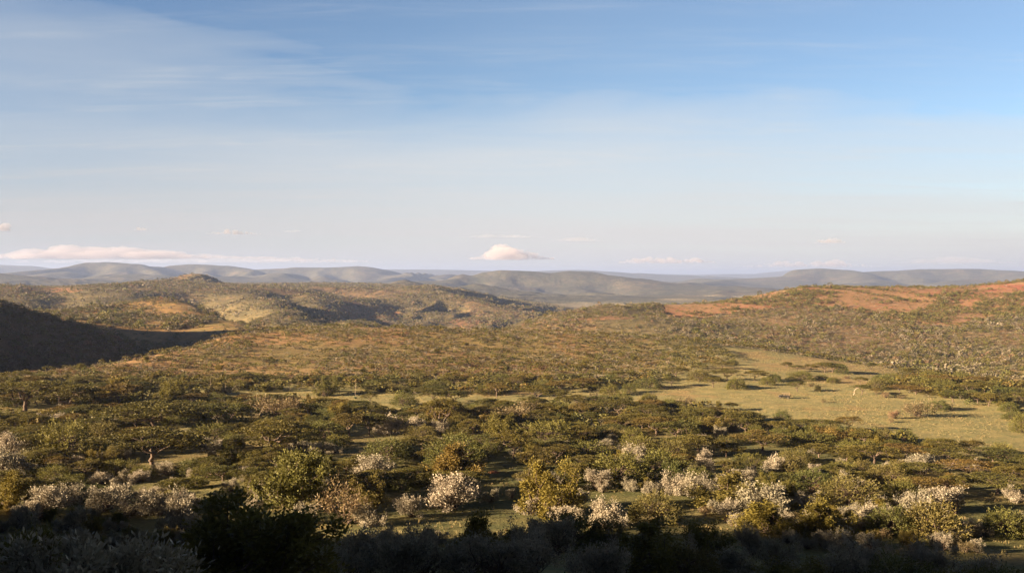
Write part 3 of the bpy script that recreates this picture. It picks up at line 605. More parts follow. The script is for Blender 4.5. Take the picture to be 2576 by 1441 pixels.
# ------------------------------------------------------------------ where the plants stand: (kind, u, v of the base, crown width, crown top v or None, landmark phrase or None), read off the photograph
A_, D_, S_, L_, G_, = 'umbrella_acacia', 'domed_acacia', 'silver_bush', 'leafy_bush', 'dry_bush'
HERO = [
 (A_,60,1035,190,960,None),(A_,175,1040,120,968,None),(A_,300,1030,90,965,None),(A_,390,1088,210,1012,None),(A_,547,1070,125,1015,None),(A_,383,1168,235,1080,'the broad golden acacia at left'),(A_,687,1145,160,1062,'the dark flat acacia at centre left'),
 (D_,167,1146,135,1058,'the dome acacia at far left'),(D_,257,1112,90,1062,None),(D_,540,1105,95,1066,None),(D_,815,1100,110,1058,None),(D_,583,1130,50,1090,None),(G_,703,1052,110,995,None),
 (S_,130,1072,64,1040,None),(S_,267,1078,46,1050,None),(S_,22,1150,66,1090,None),(S_,15,1200,90,1130,None),(S_,53,1185,38,1150,None),(S_,483,1098,32,1080,None),(S_,513,1122,42,1105,None),(S_,540,1132,36,1109,None),(S_,597,1128,32,1098,None),
 (S_,220,1132,26,1114,None),(S_,740,1140,50,1112,None),(S_,790,1138,60,1112,None),(S_,838,1140,40,1115,None),(S_,200,1160,26,1142,None),(S_,253,1215,52,1187,None),(S_,423,1207,36,1160,'the tall pale sprig bush at left'),(S_,483,1203,26,1178,None),
 (S_,375,1205,34,1182,None),(S_,343,1212,44,1186,None),(S_,307,1208,26,1182,None),(S_,583,1238,36,1200,None),(S_,110,1290,95,1225,None),(S_,180,1262,70,1220,None),(S_,247,1288,98,1218,None),(S_,350,1290,92,1235,None),(S_,442,1365,92,1248,'the tall grey bush at lower left'),
 (S_,643,1262,34,1214,None),(S_,793,1252,56,1192,None),(S_,772,1316,64,1266,None),(S_,173,1330,60,1280,None),(S_,60,1330,70,1270,None),(L_,20,1292,90,1182,None),(L_,733,1280,180,1142,'the big green and yellow thicket'),
 (D_,790,1235,110,1150,None),(G_,880,1316,120,1215,None),(L_,910,1290,90,1205,None),
 (A_,1116,1092,92,1003,'the tall yellow-topped acacia'),(L_,1110,1070,66,1006,None),(A_,880,1102,84,1040,None),(A_,930,1095,80,1042,None),(L_,866,1060,56,1013,None),(S_,976,1092,48,1047,None),(S_,952,1094,24,1066,None),(S_,1040,1092,62,1051,None),(D_,1064,1104,74,1070,None),
 (S_,1106,1092,38,1055,None),(D_,1159,1092,68,1065,None),(L_,1246,1102,68,1044,'the rounded bush with bare red stems'),(A_,1292,1153,96,1083,'the twin-trunked acacia'),(D_,1376,1112,170,1062,None),(A_,1466,1112,70,1070,None),(D_,976,1156,112,1104,None),
 (D_,1150,1172,140,1094,None),(L_,1162,1200,102,1118,'the ragged bright bush at centre'),(S_,929,1200,90,1146,'the white bush on the dark acacia'),(A_,942,1242,136,1185,None),(S_,1126,1279,110,1195,'the big white bush at centre'),(S_,1186,1262,36,1212,None),(S_,1039,1302,56,1245,None),
 (S_,936,1322,62,1274,None),(L_,1376,1298,122,1168,'the lone yellow bush'),(S_,1509,1247,52,1183,None),(S_,1516,1262,24,1215,None),(S_,1236,1277,36,1228,None),(S_,1290,1272,24,1230,None),(S_,1330,1290,60,1250,None),(S_,1439,1276,58,1235,None),(S_,1426,1312,76,1272,None),(S_,1526,1326,90,1266,None),
 (D_,1440,1372,170,1295,'the dark drooping dome at lower centre'),(D_,1532,1372,100,1305,None),(D_,1649,1312,122,1240,'the bright feathery dome at lower centre'),(A_,1346,1192,96,1137,None),(D_,1559,1212,140,1142,None),(D_,1475,1152,136,1110,None),(D_,1665,1196,118,1134,None),(A_,1400,1165,90,1120,None),
 (S_,1596,1165,58,1122,None),(S_,1529,1120,34,1105,None),(D_,1590,1110,70,1078,None),(D_,1610,1140,90,1095,None),(S_,1699,1256,56,1190,None),(S_,1668,1240,24,1226,None),(D_,1700,1150,80,1105,None),(D_,1690,1215,60,1160,None),(A_,1570,1082,96,1048,None),
 (A_,1770,1072,100,1030,None),(A_,1838,1078,124,1035,'the dark acacia clump by the open grass'),(L_,1795,1088,60,1050,None),(S_,1810,1098,36,1073,None),(A_,1918,1134,116,1085,'the acacia with pale bare limbs'),(L_,2110,1112,92,1078,None),(D_,2040,1116,116,1085,None),(L_,2070,1100,34,1072,None),
 (D_,2160,1138,104,1106,None),(D_,1890,1172,76,1140,None),(S_,1771,1198,48,1135,None),(S_,1950,1218,46,1148,'the white-topped bush on a bare trunk'),(S_,1873,1216,48,1183,None),(L_,1820,1272,150,1200,None),(S_,1760,1250,70,1195,None),(S_,1812,1222,60,1192,None),(S_,1925,1292,122,1224,'the broad pinkish white bush'),
 (S_,1841,1300,52,1258,None),(L_,1950,1342,120,1268,'the yellow-green bush at lower right'),(D_,2045,1230,104,1180,None),(D_,2136,1270,146,1198,'the big feathery dome at right'),(S_,2128,1268,46,1190,None),(S_,2041,1290,40,1243,None),(L_,2090,1345,112,1262,None),(S_,2171,1346,60,1270,None),
 (D_,2241,1342,108,1272,None),(D_,2345,1348,136,1262,'the brown-bellied dome at lower right'),(S_,2296,1285,74,1231,None),(S_,2403,1292,84,1228,None),(S_,2465,1346,52,1308,None),(S_,2421,1350,54,1326,None),(D_,2530,1345,104,1280,None),(S_,2560,1290,40,1225,None),
 (A_,2280,1150,110,1120,None),(A_,2400,1168,120,1128,None),(A_,2500,1165,120,1130,None),(A_,2200,1165,110,1122,None),(S_,2325,1182,80,1145,None),(A_,2508,1242,145,1196,'the bright flat acacia at far right'),(A_,2345,1252,135,1206,None),(D_,2235,1218,112,1170,None),(A_,2440,1200,110,1160,None),
 (D_,2270,1260,80,1206,None),(A_,2320,1210,100,1165,None),(A_,2130,1160,90,1130,None),(D_,2005,1165,90,1130,None),(A_,2060,1150,90,1118,None),(D_,1985,1190,70,1150,None),(A_,1760,1150,100,1095,None),(A_,1700,1110,100,1062,None),(A_,1650,1095,90,1050,None),
 (A_,1636,1062,84,1018,None),(A_,1559,1045,92,1006,None),(A_,1616,1078,92,1042,None),(D_,1659,1068,64,1036,None),(L_,1542,1078,38,1051,None),(G_,1302,1058,126,1016,None),(L_,1422,1056,62,1022,None),(A_,1466,1056,58,1018,None),(A_,1339,1036,62,1002,None),(D_,1196,1044,58,1018,None),
 (D_,1036,1042,70,1022,None),(A_,932,1014,34,992,None),(D_,1016,1020,62,988,None),(A_,1089,1014,66,978,None),(A_,1142,1018,64,982,None),(A_,1249,1000,52,966,None),(A_,1349,1010,68,970,None),(A_,1402,1014,60,984,None),(A_,1536,994,44,970,None),(A_,1582,987,34,966,None),(A_,1632,976,62,952,None),
 (A_,1689,971,38,950,None),(G_,1492,1008,22,978,None),(A_,1566,1018,52,990,None),(A_,1632,1012,42,992,None),(L_,817,995,52,950,'the round yellow tree by the grass strip'),(L_,433,1012,70,960,None),(L_,282,1004,86,955,None),
 (G_,2311,1046,60,1005,'the dark round bush out on the open grass'),(D_,2361,1030,52,1006,None),(G_,2251,1052,30,1032,None),(D_,1968,1060,38,1032,None),(A_,1840,1033,30,1012,'the small flat acacia alone on the open grass'),(G_,1735,1023,42,998,None),(D_,2540,1036,46,1012,None),(D_,2571,1088,46,1040,None),
 (D_,2551,1055,52,1034,None),(G_,2240,1062,14,1050,None),(G_,2070,1012,12,1002,None),(G_,1600,1040,20,1024,None),
 (A_,2006,985,40,962,None),(A_,2058,984,14,970,None),(G_,2041,972,16,962,None),(A_,2165,967,30,950,None),(A_,1851,978,46,954,None),(A_,1795,974,46,950,None),(A_,1931,968,34,950,None),(A_,1948,960,34,942,None),(A_,2015,955,60,936,None),(D_,2068,955,30,942,None),(D_,2095,963,30,948,None),
 (A_,1900,958,52,934,None),(A_,1828,957,62,930,None),(A_,1761,958,54,932,None),(A_,1818,928,42,912,None),(A_,1841,918,28,905,None),(A_,1978,928,26,912,None),(A_,2005,934,32,920,None),(A_,2040,934,32,918,None),(A_,2075,937,44,914,None),(A_,2095,938,50,915,None),(A_,2118,940,32,920,None),
 (G_,2128,952,20,944,None),(A_,2191,937,22,914,None),(A_,2226,930,14,914,None),(A_,2208,979,52,955,None),(A_,2168,993,42,970,None),(A_,2205,997,28,978,None),(A_,2265,988,50,970,None),(G_,2228,1000,26,986,None),(G_,2265,1002,22,992,None),(A_,2320,980,60,955,None),(A_,2380,985,60,960,None),
 (A_,2440,992,60,966,None),(A_,2398,1012,56,985,None),(A_,2460,1014,52,990,None),(A_,2520,1000,60,975,None),(A_,2340,955,56,935,None),(A_,2420,960,56,940,None),(A_,2500,972,60,950,None),(A_,2290,948,46,928,None),(A_,2560,1018,60,990,None),
]
# near the camera the base lies below the frame: (kind, u, distance, width px, height m, landmark)
NEAR = [('near_silver_bush', 150, 42, 390, 4.3, None), ('near_silver_bush', 330, 50, 190, 3.6, None), ('near_leafy_bush', 640, 84, 330, 7.6, 'the big dark tree at the lower edge'), ('near_leafy_bush', 20, 60, 160, 5.6, None),
 (S_, 900, 122, 120, 5.6, None), (S_, 985, 118, 130, 5.2, None), (S_, 1075, 126, 110, 5.4, None), (S_, 1165, 120, 120, 4.2, None), (S_, 1250, 112, 130, 3.9, None), (L_, 1220, 132, 110, 7.4, None), (S_, 1345, 118, 120, 4.4, None), (S_, 1320, 142, 90, 5.6, None), (S_, 1400, 150, 100, 5.6, None),
 (L_, 1600, 116, 200, 5.8, None), (S_, 1500, 112, 120, 4.3, None), (S_, 1690, 128, 100, 5.0, None), (D_, 1720, 118, 160, 4.0, None), (S_, 1850, 122, 110, 3.8, None), (S_, 1960, 140, 80, 4.6, None), (S_, 2060, 124, 130, 4.6, None), (S_, 2180, 135, 120, 5.8, None), (D_, 2260, 122, 180, 4.6, None),
 (S_, 2360, 140, 120, 5.6, None), (S_, 2460, 128, 110, 5.0, None), (D_, 2520, 120, 160, 4.4, None), (S_, 1060, 150, 60, 4.4, None), (S_, 980, 148, 70, 4.6, None), (L_, 500, 118, 90, 3.6, None), (L_, 1780, 150, 110, 5.6, None), (S_, 820, 112, 90, 3.4, None), (S_, 700, 110, 80, 3.0, None),
 (D_, 2420, 112, 170, 3.6, None), (L_, 2010, 112, 150, 3.4, None), (S_, 1900, 160, 60, 4.4, None), (S_, 1640, 158, 60, 4.0, None), (D_, 470, 150, 60, 3.0, None)]

plants = []        # dicts: kind, x, y, z, w (m), h (m), u, v (top centre in the photograph), px
def add(kind, x, y, w, h, lm=None, hero=False):
    z = float(ground_z(x, y)); u, v = project(x, y, z + h * 0.6)
    plants.append(dict(kind=kind, x=x, y=y, z=z, w=w, h=h, u=u, v=v, px=F * max(w, h) / y, lm=lm, hero=hero))
for kind, u, vb, wpx, vt, lm in HERO:
    if kind == A_ and wpx < 64 and not lm:
        vt -= 0.12 * (vb - vt); kind = D_ if (u * 7 + vb) % 5 < 2 else A_
    if kind == S_: vb = min(vb, vt + 0.95 * wpx)
    if kind == L_: vb = min(vb, vt + 1.05 * wpx)
    hit = ground_hit(u, vb)
    if hit is None: print('miss', kind, u, vb); continue
    x, y, z = hit; add(kind, x, y, wpx / F * y, max(0.8, (vb - vt) / F * y), lm, True)
for kind, u, Y, wpx, h, lm in NEAR: add(kind, (u - U0) / F * Y, Y, wpx / F * Y, h, lm, True)

# filling between them, by zones of the ground
MEADOW = [(1795, 872), (1860, 876), (2000, 892), (2150, 915), (2260, 925), (2330, 935), (2250, 950), (2200, 962), (2330, 1000), (2450, 1025), (2620, 1030), (2620, 1170), (2420, 1140), (2300, 1118), (2210, 1098), (2130, 1080), (2020, 1078), (1930, 1080), (1890, 1050),
          (1780, 1030), (1690, 1020), (1640, 1030), (1500, 1025), (1400, 1020), (1250, 1030), (1100, 1032), (1000, 1040), (850, 1025), (750, 1010), (560, 1020), (520, 996), (700, 985), (900, 992), (1150, 996), (1300, 992), (1500, 985), (1620, 968), (1720, 945), (1800, 930), (1850, 905)]
CLEAR = [[(1180, 1160), (1330, 1168), (1300, 1250), (1200, 1250)], [(860, 1060), (1060, 1100), (1050, 1140), (860, 1150)], [(500, 1200), (640, 1230), (620, 1330), (480, 1300)], [(880, 1150), (1080, 1160), (1080, 1195), (1000, 1195)]]
def scatter(n, u0, u1, Y0, Y1, seed):
    r = np.random.default_rng(seed)
    Y = np.sqrt(r.uniform(Y0 ** 2, Y1 ** 2, n)); u = r.uniform(u0, u1, n); x = (u - U0) / F * Y
    z = ground_z(x, Y); uu, v = project(x, Y, z)
    return r, x, Y, z, uu, v
cell = {}
def free(x, y, d, put=True):
    k0 = (int(x // 12), int(y // 12))
    for a in (-1, 0, 1):
        for b in (-1, 0, 1):
            for (px_, py_, pd) in cell.get((k0[0] + a, k0[1] + b), ()):
                if (px_ - x) ** 2 + (py_ - y) ** 2 < (0.42 * (pd + d)) ** 2: return False
    if put: cell.setdefault(k0, []).append((x, y, d))
    return True
for p in plants: free(p['x'], p['y'], p['w'])
shown = [(p['u'], p['y'], V0 - F * (p['z'] - CAMZ) / p['y'], p['w'] * F / p['y'], p['h'] * F / p['y']) for p in plants if p['hero'] and p['y'] < 420]
def covers(u, y, z, w, h):
    """would a plant here hide one that the photograph shows standing clear?"""
    vt = V0 - F * (z + h - CAMZ) / y; wp = w * F / y; vb = V0 - F * (z - CAMZ) / y
    return any(yh > y and abs(u - uh) < 0.42 * (wp + wh) and vt < vh - 0.22 * hh and vb > vh - hh for uh, yh, vh, wh, hh in shown)
# foreground and middle ground
r, x, y, z, u, v = scatter(15000, -60, 2640, 165, 470, 3)
mead = inpoly(u, v, MEADOW); clr = np.zeros(len(u), bool)
for c_ in CLEAR: clr |= inpoly(u, v, c_)
pick = r.uniform(size=len(u)); dens = fbm(x / 30, y / 30, 2, 91)
cnt = 0
for i in range(len(u)):
    if mead[i] or clr[i]: continue
    near = y[i] < 300
    if y[i] < 215 and (dens[i] < -0.15 or pick[i] > 0.6): continue
    if near and dens[i] < -0.25 and pick[i] > 0.3: continue
    kk = r.uniform()
    if y[i] < 215: kind, w_, h_ = (S_, r.uniform(1.6, 3.4), r.uniform(1.4, 2.8)) if kk < 0.62 else ((G_, r.uniform(1.8, 3.2), r.uniform(1.2, 2.2)) if kk < 0.8 else (L_, r.uniform(2, 4), r.uniform(1.6, 3.2)))
    elif v[i] > 955 or u[i] > 1650: kind, w_, h_ = (A_, r.uniform(5, 10.5), r.uniform(3.0, 5.0)) if kk < 0.52 else ((D_, r.uniform(4, 8.5), r.uniform(2.4, 4.2)) if kk < 0.82 else ((S_, r.uniform(1.8, 3.4), r.uniform(1.6, 2.8)) if kk < 0.93 else (L_, r.uniform(2.4, 4.5), r.uniform(2.2, 4))))
    else: kind, w_, h_ = (A_, r.uniform(3.5, 6.5), r.uniform(2.4, 3.6)) if kk < 0.3 else ((D_, r.uniform(2.2, 4.6), r.uniform(1.6, 2.8)) if kk < 0.5 else ((S_, r.uniform(1.8, 3.6), r.uniform(1.5, 2.6)) if kk < 0.8 else (G_, r.uniform(1.8, 3.4), r.uniform(1.3, 2.2))))
    if near and covers(u[i], y[i], z[i], w_, h_): continue
    if free(x[i], y[i], w_ * (0.70 if u[i] < 1350 and 212 < y[i] < 330 else 0.80)): add(kind, x[i], y[i], w_, h_); cnt += 1
# brushy rise behind the grass strip, out to the edge of the plateau
r, x, y, z, u, v = scatter(24000, -80, 2660, 445, 760, 5)
dens = fbm(x / 42, y / 42, 3, 95); pick = r.uniform(size=len(u))
for i in range(len(u)):
    if inpoly(u[i], v[i], MEADOW) or z[i] < -9: continue
    left = u[i] < 1000
    if dens[i] < (0.02 if left else -0.2) and pick[i] > (0.22 if left else 0.5): continue
    kk = r.uniform(); edge = u[i] > 1700
    if edge: kind, w_, h_ = (A_, r.uniform(4, 7.5), r.uniform(2.6, 4.0)) if kk < 0.75 else (S_, r.uniform(2, 3.6), r.uniform(1.8, 2.8))
    elif kk < (0.22 if left else 0.34): kind, w_, h_ = A_, r.uniform(3.2, 6.5), r.uniform(2.2, 3.6)
    elif kk < 0.50: kind, w_, h_ = D_, r.uniform(2.0, 4.6), r.uniform(1.5, 2.8)
    elif kk < 0.84: kind, w_, h_ = S_, r.uniform(2.0, 4.4), r.uniform(1.5, 2.8)
    elif kk < 0.90: kind, w_, h_ = L_, r.uniform(2.0, 3.8), r.uniform(1.6, 3.0)
    else: kind, w_, h_ = G_, r.uniform(1.6, 3.2), r.uniform(1.2, 2.0)
    if free(x[i], y[i], w_ * 0.85): add(kind, x[i], y[i], w_, h_)
print('plants near', len(plants), round(time.time() - T0, 1))

# ------------------------------------------------------------------ what gets an object of its own, and its label
KINDS_OF = {'near_silver_bush': S_, 'near_leafy_bush': L_}
for p in plants: p['cls'] = KINDS_OF.get(p['kind'], p['kind']); p['seen'] = hidden_by(p['x'], p['y'], p['z'] + p['h']) < 0.0005 and -20 < p['u'] < UW + 20
single, rest = [], []
for cls in (A_, D_, S_, L_, G_):
    ps = sorted([p for p in plants if p['cls'] == cls], key=lambda p: -(p['px'] * p['seen'] + 1000 * p['hero']))
    single += ps[:290]; rest += ps[290:]
PHR = {A_: 'flat-topped acacia', D_: 'domed feathery acacia', S_: 'white-leafed bush', L_: 'leafy yellow-green bush', G_: 'sparse brownish bush'}
CAT = {A_: 'acacia tree', D_: 'acacia tree', S_: 'bush', L_: 'bush', G_: 'bush'}
GRP = {A_: 'flat-topped acacias scattered over the plateau', D_: 'domed feathery acacias on the plateau', S_: 'white-leafed bushes on the plateau', L_: 'leafy yellow-green bushes on the plateau', G_: 'sparse brownish bushes on the plateau'}
LMS = [(p['lm'], p['u'], p['v']) for p in single if p['lm']] + [('the safari truck', 1973, 996), ('the agave stalks by the grass strip', 545, 975), ('the bare orange slope above the dark gorge', 420, 900), ('the crest above the dark gorge', 690, 828),
       ('the far tip of the open grass', 1800, 885), ('the middle of the brushy rise', 1250, 900), ('the brow below the distant red soil patch', 1200, 835), ('the right end of the brushy rise', 1600, 860), ('the left foot of the brushy rise', 150, 960), ('the acacia row along the right edge', 2250, 930), ('the dark belt behind the grass strip', 1050, 975)]
ORD = ['', 'second ', 'third ', 'fourth ', 'fifth ', 'sixth ', 'seventh ', 'eighth ', 'ninth ', 'tenth ', 'eleventh ', 'twelfth ', 'thirteenth ', 'fourteenth ', 'fifteenth ', 'sixteenth ', 'seventeenth ', 'eighteenth ', 'nineteenth ', 'twentieth '] + ['twenty-' + q + ' ' for q in ('first', 'second', 'third', 'fourth', 'fifth', 'sixth', 'seventh', 'eighth', 'ninth')] + ['thirtieth ']
buckets = {}
for p in single:
    sz = 'big' if p['px'] > 85 else ('mid-sized' if p['px'] > 34 else 'small')
    if p['lm']: continue
    nm, lu, lv = min(LMS, key=lambda l: (l[1] - p['u']) ** 2 + (1.6 * (l[2] - p['v'])) ** 2)
    du, dv = p['u'] - lu, p['v'] - lv
    rel = ('right of' if du > 0 else 'left of') if abs(du) > 1.3 * abs(dv) else ('in front of' if dv > 0 else 'behind')
    p['d'] = math.hypot(du, 1.6 * dv); buckets.setdefault((p['cls'], sz, rel, nm), []).append(p)
TALLY = {}
for (cls, sz, rel, nm), ps in buckets.items():
    ps.sort(key=lambda p: p['d'])
    if len(ps) == 1:
        ps[0]['label'] = f'{sz} {PHR[cls]} {rel} {nm}'
    for i, p in enumerate(ps):
        if len(ps) > 1:
            o_ = ORD[i] if i < len(ORD) else None
            p['label'] = (f'nearest {sz} {PHR[cls]} {rel} {nm}' if i == 0 else f'{o_}nearest {sz} {PHR[cls]} {rel} {nm}') if o_ is not None else f'one of the farther {sz} {PHR[cls]}s {rel} {nm}'.replace('bushs', 'bushes')
LMLAB = {'the broad golden acacia at left': 'broad golden-brown flat acacia at left, over the row of pale sprigs', 'the dark flat acacia at centre left': 'dark wide flat acacia on one trunk above the green and yellow thicket', 'the dome acacia at far left': 'feathery dome acacia on a short trunk at far left',
 'the tall pale sprig bush at left': 'tall upright pale sprig bush in the shade at left', 'the tall grey bush at lower left': 'tall grey white-leafed bush standing alone at lower left', 'the big green and yellow thicket': 'big mottled green and yellow rounded thicket left of centre', 'the tall yellow-topped acacia': 'tall yellow-topped acacia rising against the grass strip',
 'the rounded bush with bare red stems': 'rounded upright green bush with bare reddish stems', 'the twin-trunked acacia': 'flat acacia on two straight bare trunks near the middle', 'the ragged bright bush at centre': 'ragged bright green bush in front of a feathery dome, at centre', 'the white bush on the dark acacia': 'bright white bush top rising over a dark flat acacia',
 'the big white bush at centre': 'biggest rounded white-leafed bush at lower centre', 'the lone yellow bush': 'lone rounded yellow bush in the sun at lower centre', 'the dark drooping dome at lower centre': 'dark drooping dome acacia under white bushes at lower centre', 'the bright feathery dome at lower centre': 'bright feathery dome acacia half in shade at lower centre',
 'the dark acacia clump by the open grass': 'dark broad acacia at the near edge of the open grass', 'the acacia with pale bare limbs': 'flat acacia with pale bare limbs showing through', 'the white-topped bush on a bare trunk': 'white-topped bush on a bare upright trunk', 'the broad pinkish white bush': 'broad pinkish white bush peaking above green bushes',
 'the yellow-green bush at lower right': 'yellow-green leafy bush under the broad pinkish white bush', 'the big feathery dome at right': 'big feathery dome acacia with bushy rim at right', 'the brown-bellied dome at lower right': 'big dome acacia with brown twiggy belly at lower right', 'the bright flat acacia at far right': 'bright green flat acacia at the far right edge',
 'the round yellow tree by the grass strip': 'round yellow leafy tree behind the narrow grass strip', 'the dark round bush out on the open grass': 'dark ragged round bush alone on the open grass', 'the small flat acacia alone on the open grass': 'small flat-topped acacia alone on the open grass', 'the big dark tree at the lower edge': 'big dark leafy tree with sunlit yellow tips at the lower edge'}
for p in single:
    if p['lm']: p['label'] = LMLAB[p['lm']]
    for a_, b_ in (('feathery dome acacia', 'dome acacia'), ('domed feathery acacia', 'domed acacia'), (' the open grass', ' open grass'), ('sparse brownish bush', 'brownish bush'), ('leafy yellow-green bush', 'leafy bush'), ('bright feathery dome', 'bright dome'), ('distant red', 'red'), ('mid-sized', 'middling'), (' the ', ' ')):
        if len(p['label'].split()) > 16: p['label'] = p['label'].replace(a_, b_)

for p in single:
    pr = PROTO[p['kind']]; k = random.randrange(len(pr)); tm, cm, w0, h0 = pr[k]
    root = bpy.data.objects.new(p['cls'], None); C.objects.link(root)
    root.location = (p['x'], p['y'], p['z']); root.rotation_euler.z = random.uniform(0, 6.283)
    s = p['w'] / w0; root.scale = (s, s, p['h'] / h0)
    root.empty_display_size = 0.5
    tag(root, p['label'], CAT[p['cls']], GRP[p['cls']])
    a = bpy.data.objects.new('trunk' if p['cls'] in (A_, D_) else 'stems', tm); b = bpy.data.objects.new('crown' if p['cls'] in (A_, D_) else 'foliage', cm)
    for o in (a, b): C.objects.link(o); o.parent = root
print('single plants', len(single), 'rest', len(rest), round(time.time() - T0, 1))

# ------------------------------------------------------------------ the thousands beyond: one object per kind
def sparse_proto(kind, seed, n):
    r = np.random.default_rng(seed)
    if kind == A_:
        an = r.uniform(0, 6.283, n); q = np.sqrt(r.uniform(0, 1, n)) * 0.46
        p = np.stack([np.cos(an) * q, np.sin(an) * q, 0.86 - 0.28 * (q / 0.46) ** 2 + r.normal(0, 0.07, n)], 1)
        d = np.stack([np.cos(an), np.sin(an), r.normal(0, 0.3, n)], 1) + r.normal(size=(n, 3)) * 0.4
        up = 0.45
    else:
        d = r.normal(size=(n, 3)); d[:, 2] = np.abs(d[:, 2]); d = unit(d); p = d * (0.46, 0.46, 0.72) * r.uniform(0.45, 0.95, (n, 1)) ** 0.6 + (0, 0, 0.16)
        d = d + r.normal(size=(n, 3)) * 0.6 + (0, 0, 0.3); up = 0.5
    ls = 1.25 / math.sqrt(n)
    q4 = leaves(p, d, ls * r.uniform(0.8, 1.3, n), ls * 0.8, r)
    return q4, np.clip(r.uniform(0.1, 0.9, n), 0, 1)
def merged(name, items, kind, mat, n, label):
    """items: array (x, y, z, w, h) -> one mesh"""
    if len(items) == 0: return
    it = np.asarray(items, float); r = np.random.default_rng(len(it))
    protos = [sparse_proto(kind, 900 + i, n) for i in range(8)]
    which = r.integers(0, 8, len(it)); rot = r.uniform(0, 6.283, len(it))
    Q = np.stack([p[0] for p in protos])[which]; T = np.stack([p[1] for p in protos])[which]
    c, s = np.cos(rot)[:, None, None], np.sin(rot)[:, None, None]
    X = (Q[..., 0] * c - Q[..., 1] * s) * it[:, 3, None, None] + it[:, 0, None, None]
    Y = (Q[..., 0] * s + Q[..., 1] * c) * it[:, 3, None, None] + it[:, 1, None, None]
    Z = Q[..., 2] * it[:, 4, None, None] + it[:, 2, None, None]
    V = np.stack([X, Y, Z], -1).reshape(-1, 3); nf = len(it) * n
    hue = np.repeat(r.uniform(0, 1, len(it)), n)
    me = mesh_np(name, V, np.arange(nf * 4).reshape(nf, 4), [mat], False, {'tint': ('FACE', 'FLOAT', T.reshape(-1)), 'hue': ('FACE', 'FLOAT', hue)})
    tag(link(name, me), label, None, None, 'stuff')
def row(p): return (p['x'], p['y'], p['z'] - 0.05, p['w'], p['h'])
FAR = {A_: [], D_: [], S_: [], G_: []}
MID = {A_: [], D_: [], S_: [], G_: []}
for p in rest: MID[D_ if p['cls'] == L_ else p['cls']].append(row(p))
def far_zone(n, u0, u1, Y0, Y1, seed, rule, sizes=(2.2, 5.0), to=FAR, silver=True):
    r, x, y, z, u, v = scatter(n, u0, u1, Y0, Y1, seed)
    w_ = r.uniform(sizes[0], sizes[1], n) * (1 + 0.7 * fbm(x / 55, y / 55, 3, 66)) * np.where(r.uniform(size=n) < 0.05, 1.6, 1); h_ = w_ * r.uniform(0.5, 0.85, n)
    keep = rule(r, x, y, z, u, v) & (hidden_by(x, y, z + h_) < 0.001)
    for i in np.nonzero(keep)[0]:
        kk = r.uniform() * (1 if silver else 0.62) + (0 if silver else 0.34); k = S_ if kk < 0.36 else (D_ if kk < 0.72 else (A_ if kk < 0.86 else G_))
        to[k].append((x[i], y[i], z[i] - 0.1, w_[i], h_[i]))
def right_rule(r, x, y, z, u, v):
    red = inpoly(u, v, REDHILL) & (y > 1000)
    strip = fbm((x + 1.1 * y) / 26, (x - 0.4 * y) / 120, 3, 97)            # runnels of bush down the red slope
    blob = inpoly(u, v, [(2290, 780), (2360, 765), (2370, 740), (2400, 735), (2410, 790), (2330, 815)]) | inpoly(u, v, [(2400, 790), (2500, 740), (2600, 735), (2600, 810), (2480, 790)])
    return (z > -60) & ~red & (r.uniform(size=len(u)) < np.clip(0.85 + 1.9 * fbm(x / 48, y / 48, 4, 88), 0.3, 1))
def red_rule(r, x, y, z, u, v):
    strip = fbm((x * 0.9 + y * 0.75) / 30 + 0.6 * fbm(x / 60, y / 60, 2, 8), (x - 1.1 * y) / 130, 3, 97)            # runnels of bush down the red slope
    blob = inpoly(u, v, [(2290, 785), (2350, 765), (2375, 735), (2400, 735), (2415, 775), (2400, 805), (2330, 815)]) | inpoly(u, v, [(2410, 790), (2500, 740), (2600, 735), (2600, 810), (2480, 790)])
    return inpoly(u, v, REDHILL) & (y > 1000) & ((strip > 0.12) | blob | (r.uniform(size=len(u)) < 0.10))
far_zone(32000, 1230, 2680, 745, 1480, 11, right_rule, (2.2, 5.6), MID)
far_zone(2500, 1700, 2680, 540, 750, 18, lambda r, x, y, z, u, v: z < -6.5, (3, 6), MID)
far_zone(20000, 1640, 2680, 1000, 1500, 12, red_rule, (2.6, 5.4), MID, False)
far_zone(14000, -80, 760, 440, 850, 17, lambda r, x, y, z, u, v: (z < -9) | ((u < 330) & (y > 540)), (2.8, 7.0), MID)
def left_rule(r, x, y, z, u, v):
    gold = inpoly(u, v, GOLD); dn = fbm(x / 120, y / 120, 3, 99)
    ravine = (v > 755) & (u > 480) & (u < 800) & (v < 830) & ~gold
    return np.where(gold, ((dn + 0.5 * fbm(x / 30, y / 30, 2, 4) > 0.27) & (r.uniform(size=len(u)) < 0.9)) | (r.uniform(size=len(u)) < 0.05), (r.uniform(size=len(u)) < np.clip(0.55 + dn * 1.1, 0.12, 1)) | ravine)
far_zone(44000, -60, 1300, 745, 1500, 13, left_rule, (2.4, 5.6), MID)
far_zone(500, 200, 800, 800, 1250, 15, lambda r, x, y, z, u, v: inpoly(u, v, [(230, 770), (300, 790), (420, 800), (520, 770), (640, 790), (760, 815), (700, 830), (560, 800), (430, 830), (280, 840)]), (6, 11), MID)
far_zone(85000, -60, 1420, 1500, 4300, 14, lambda r, x, y, z, u, v: r.uniform(size=len(u)) < np.clip(0.75 + 1.5 * fbm(x / 170, y / 170, 4, 98), 0.35, 1) * ((z > -52) | (v > 784)), (3.0, 6.5))
far_zone(22000, 1000, 1800, 1500, 4000, 16, lambda r, x, y, z, u, v: (r.uniform(size=len(u)) < 0.6) & ((z > -52) | (v > 784)), (3.0, 6.5))
r = np.random.default_rng(33)      # bush along the crest of the hill that shades the foreground
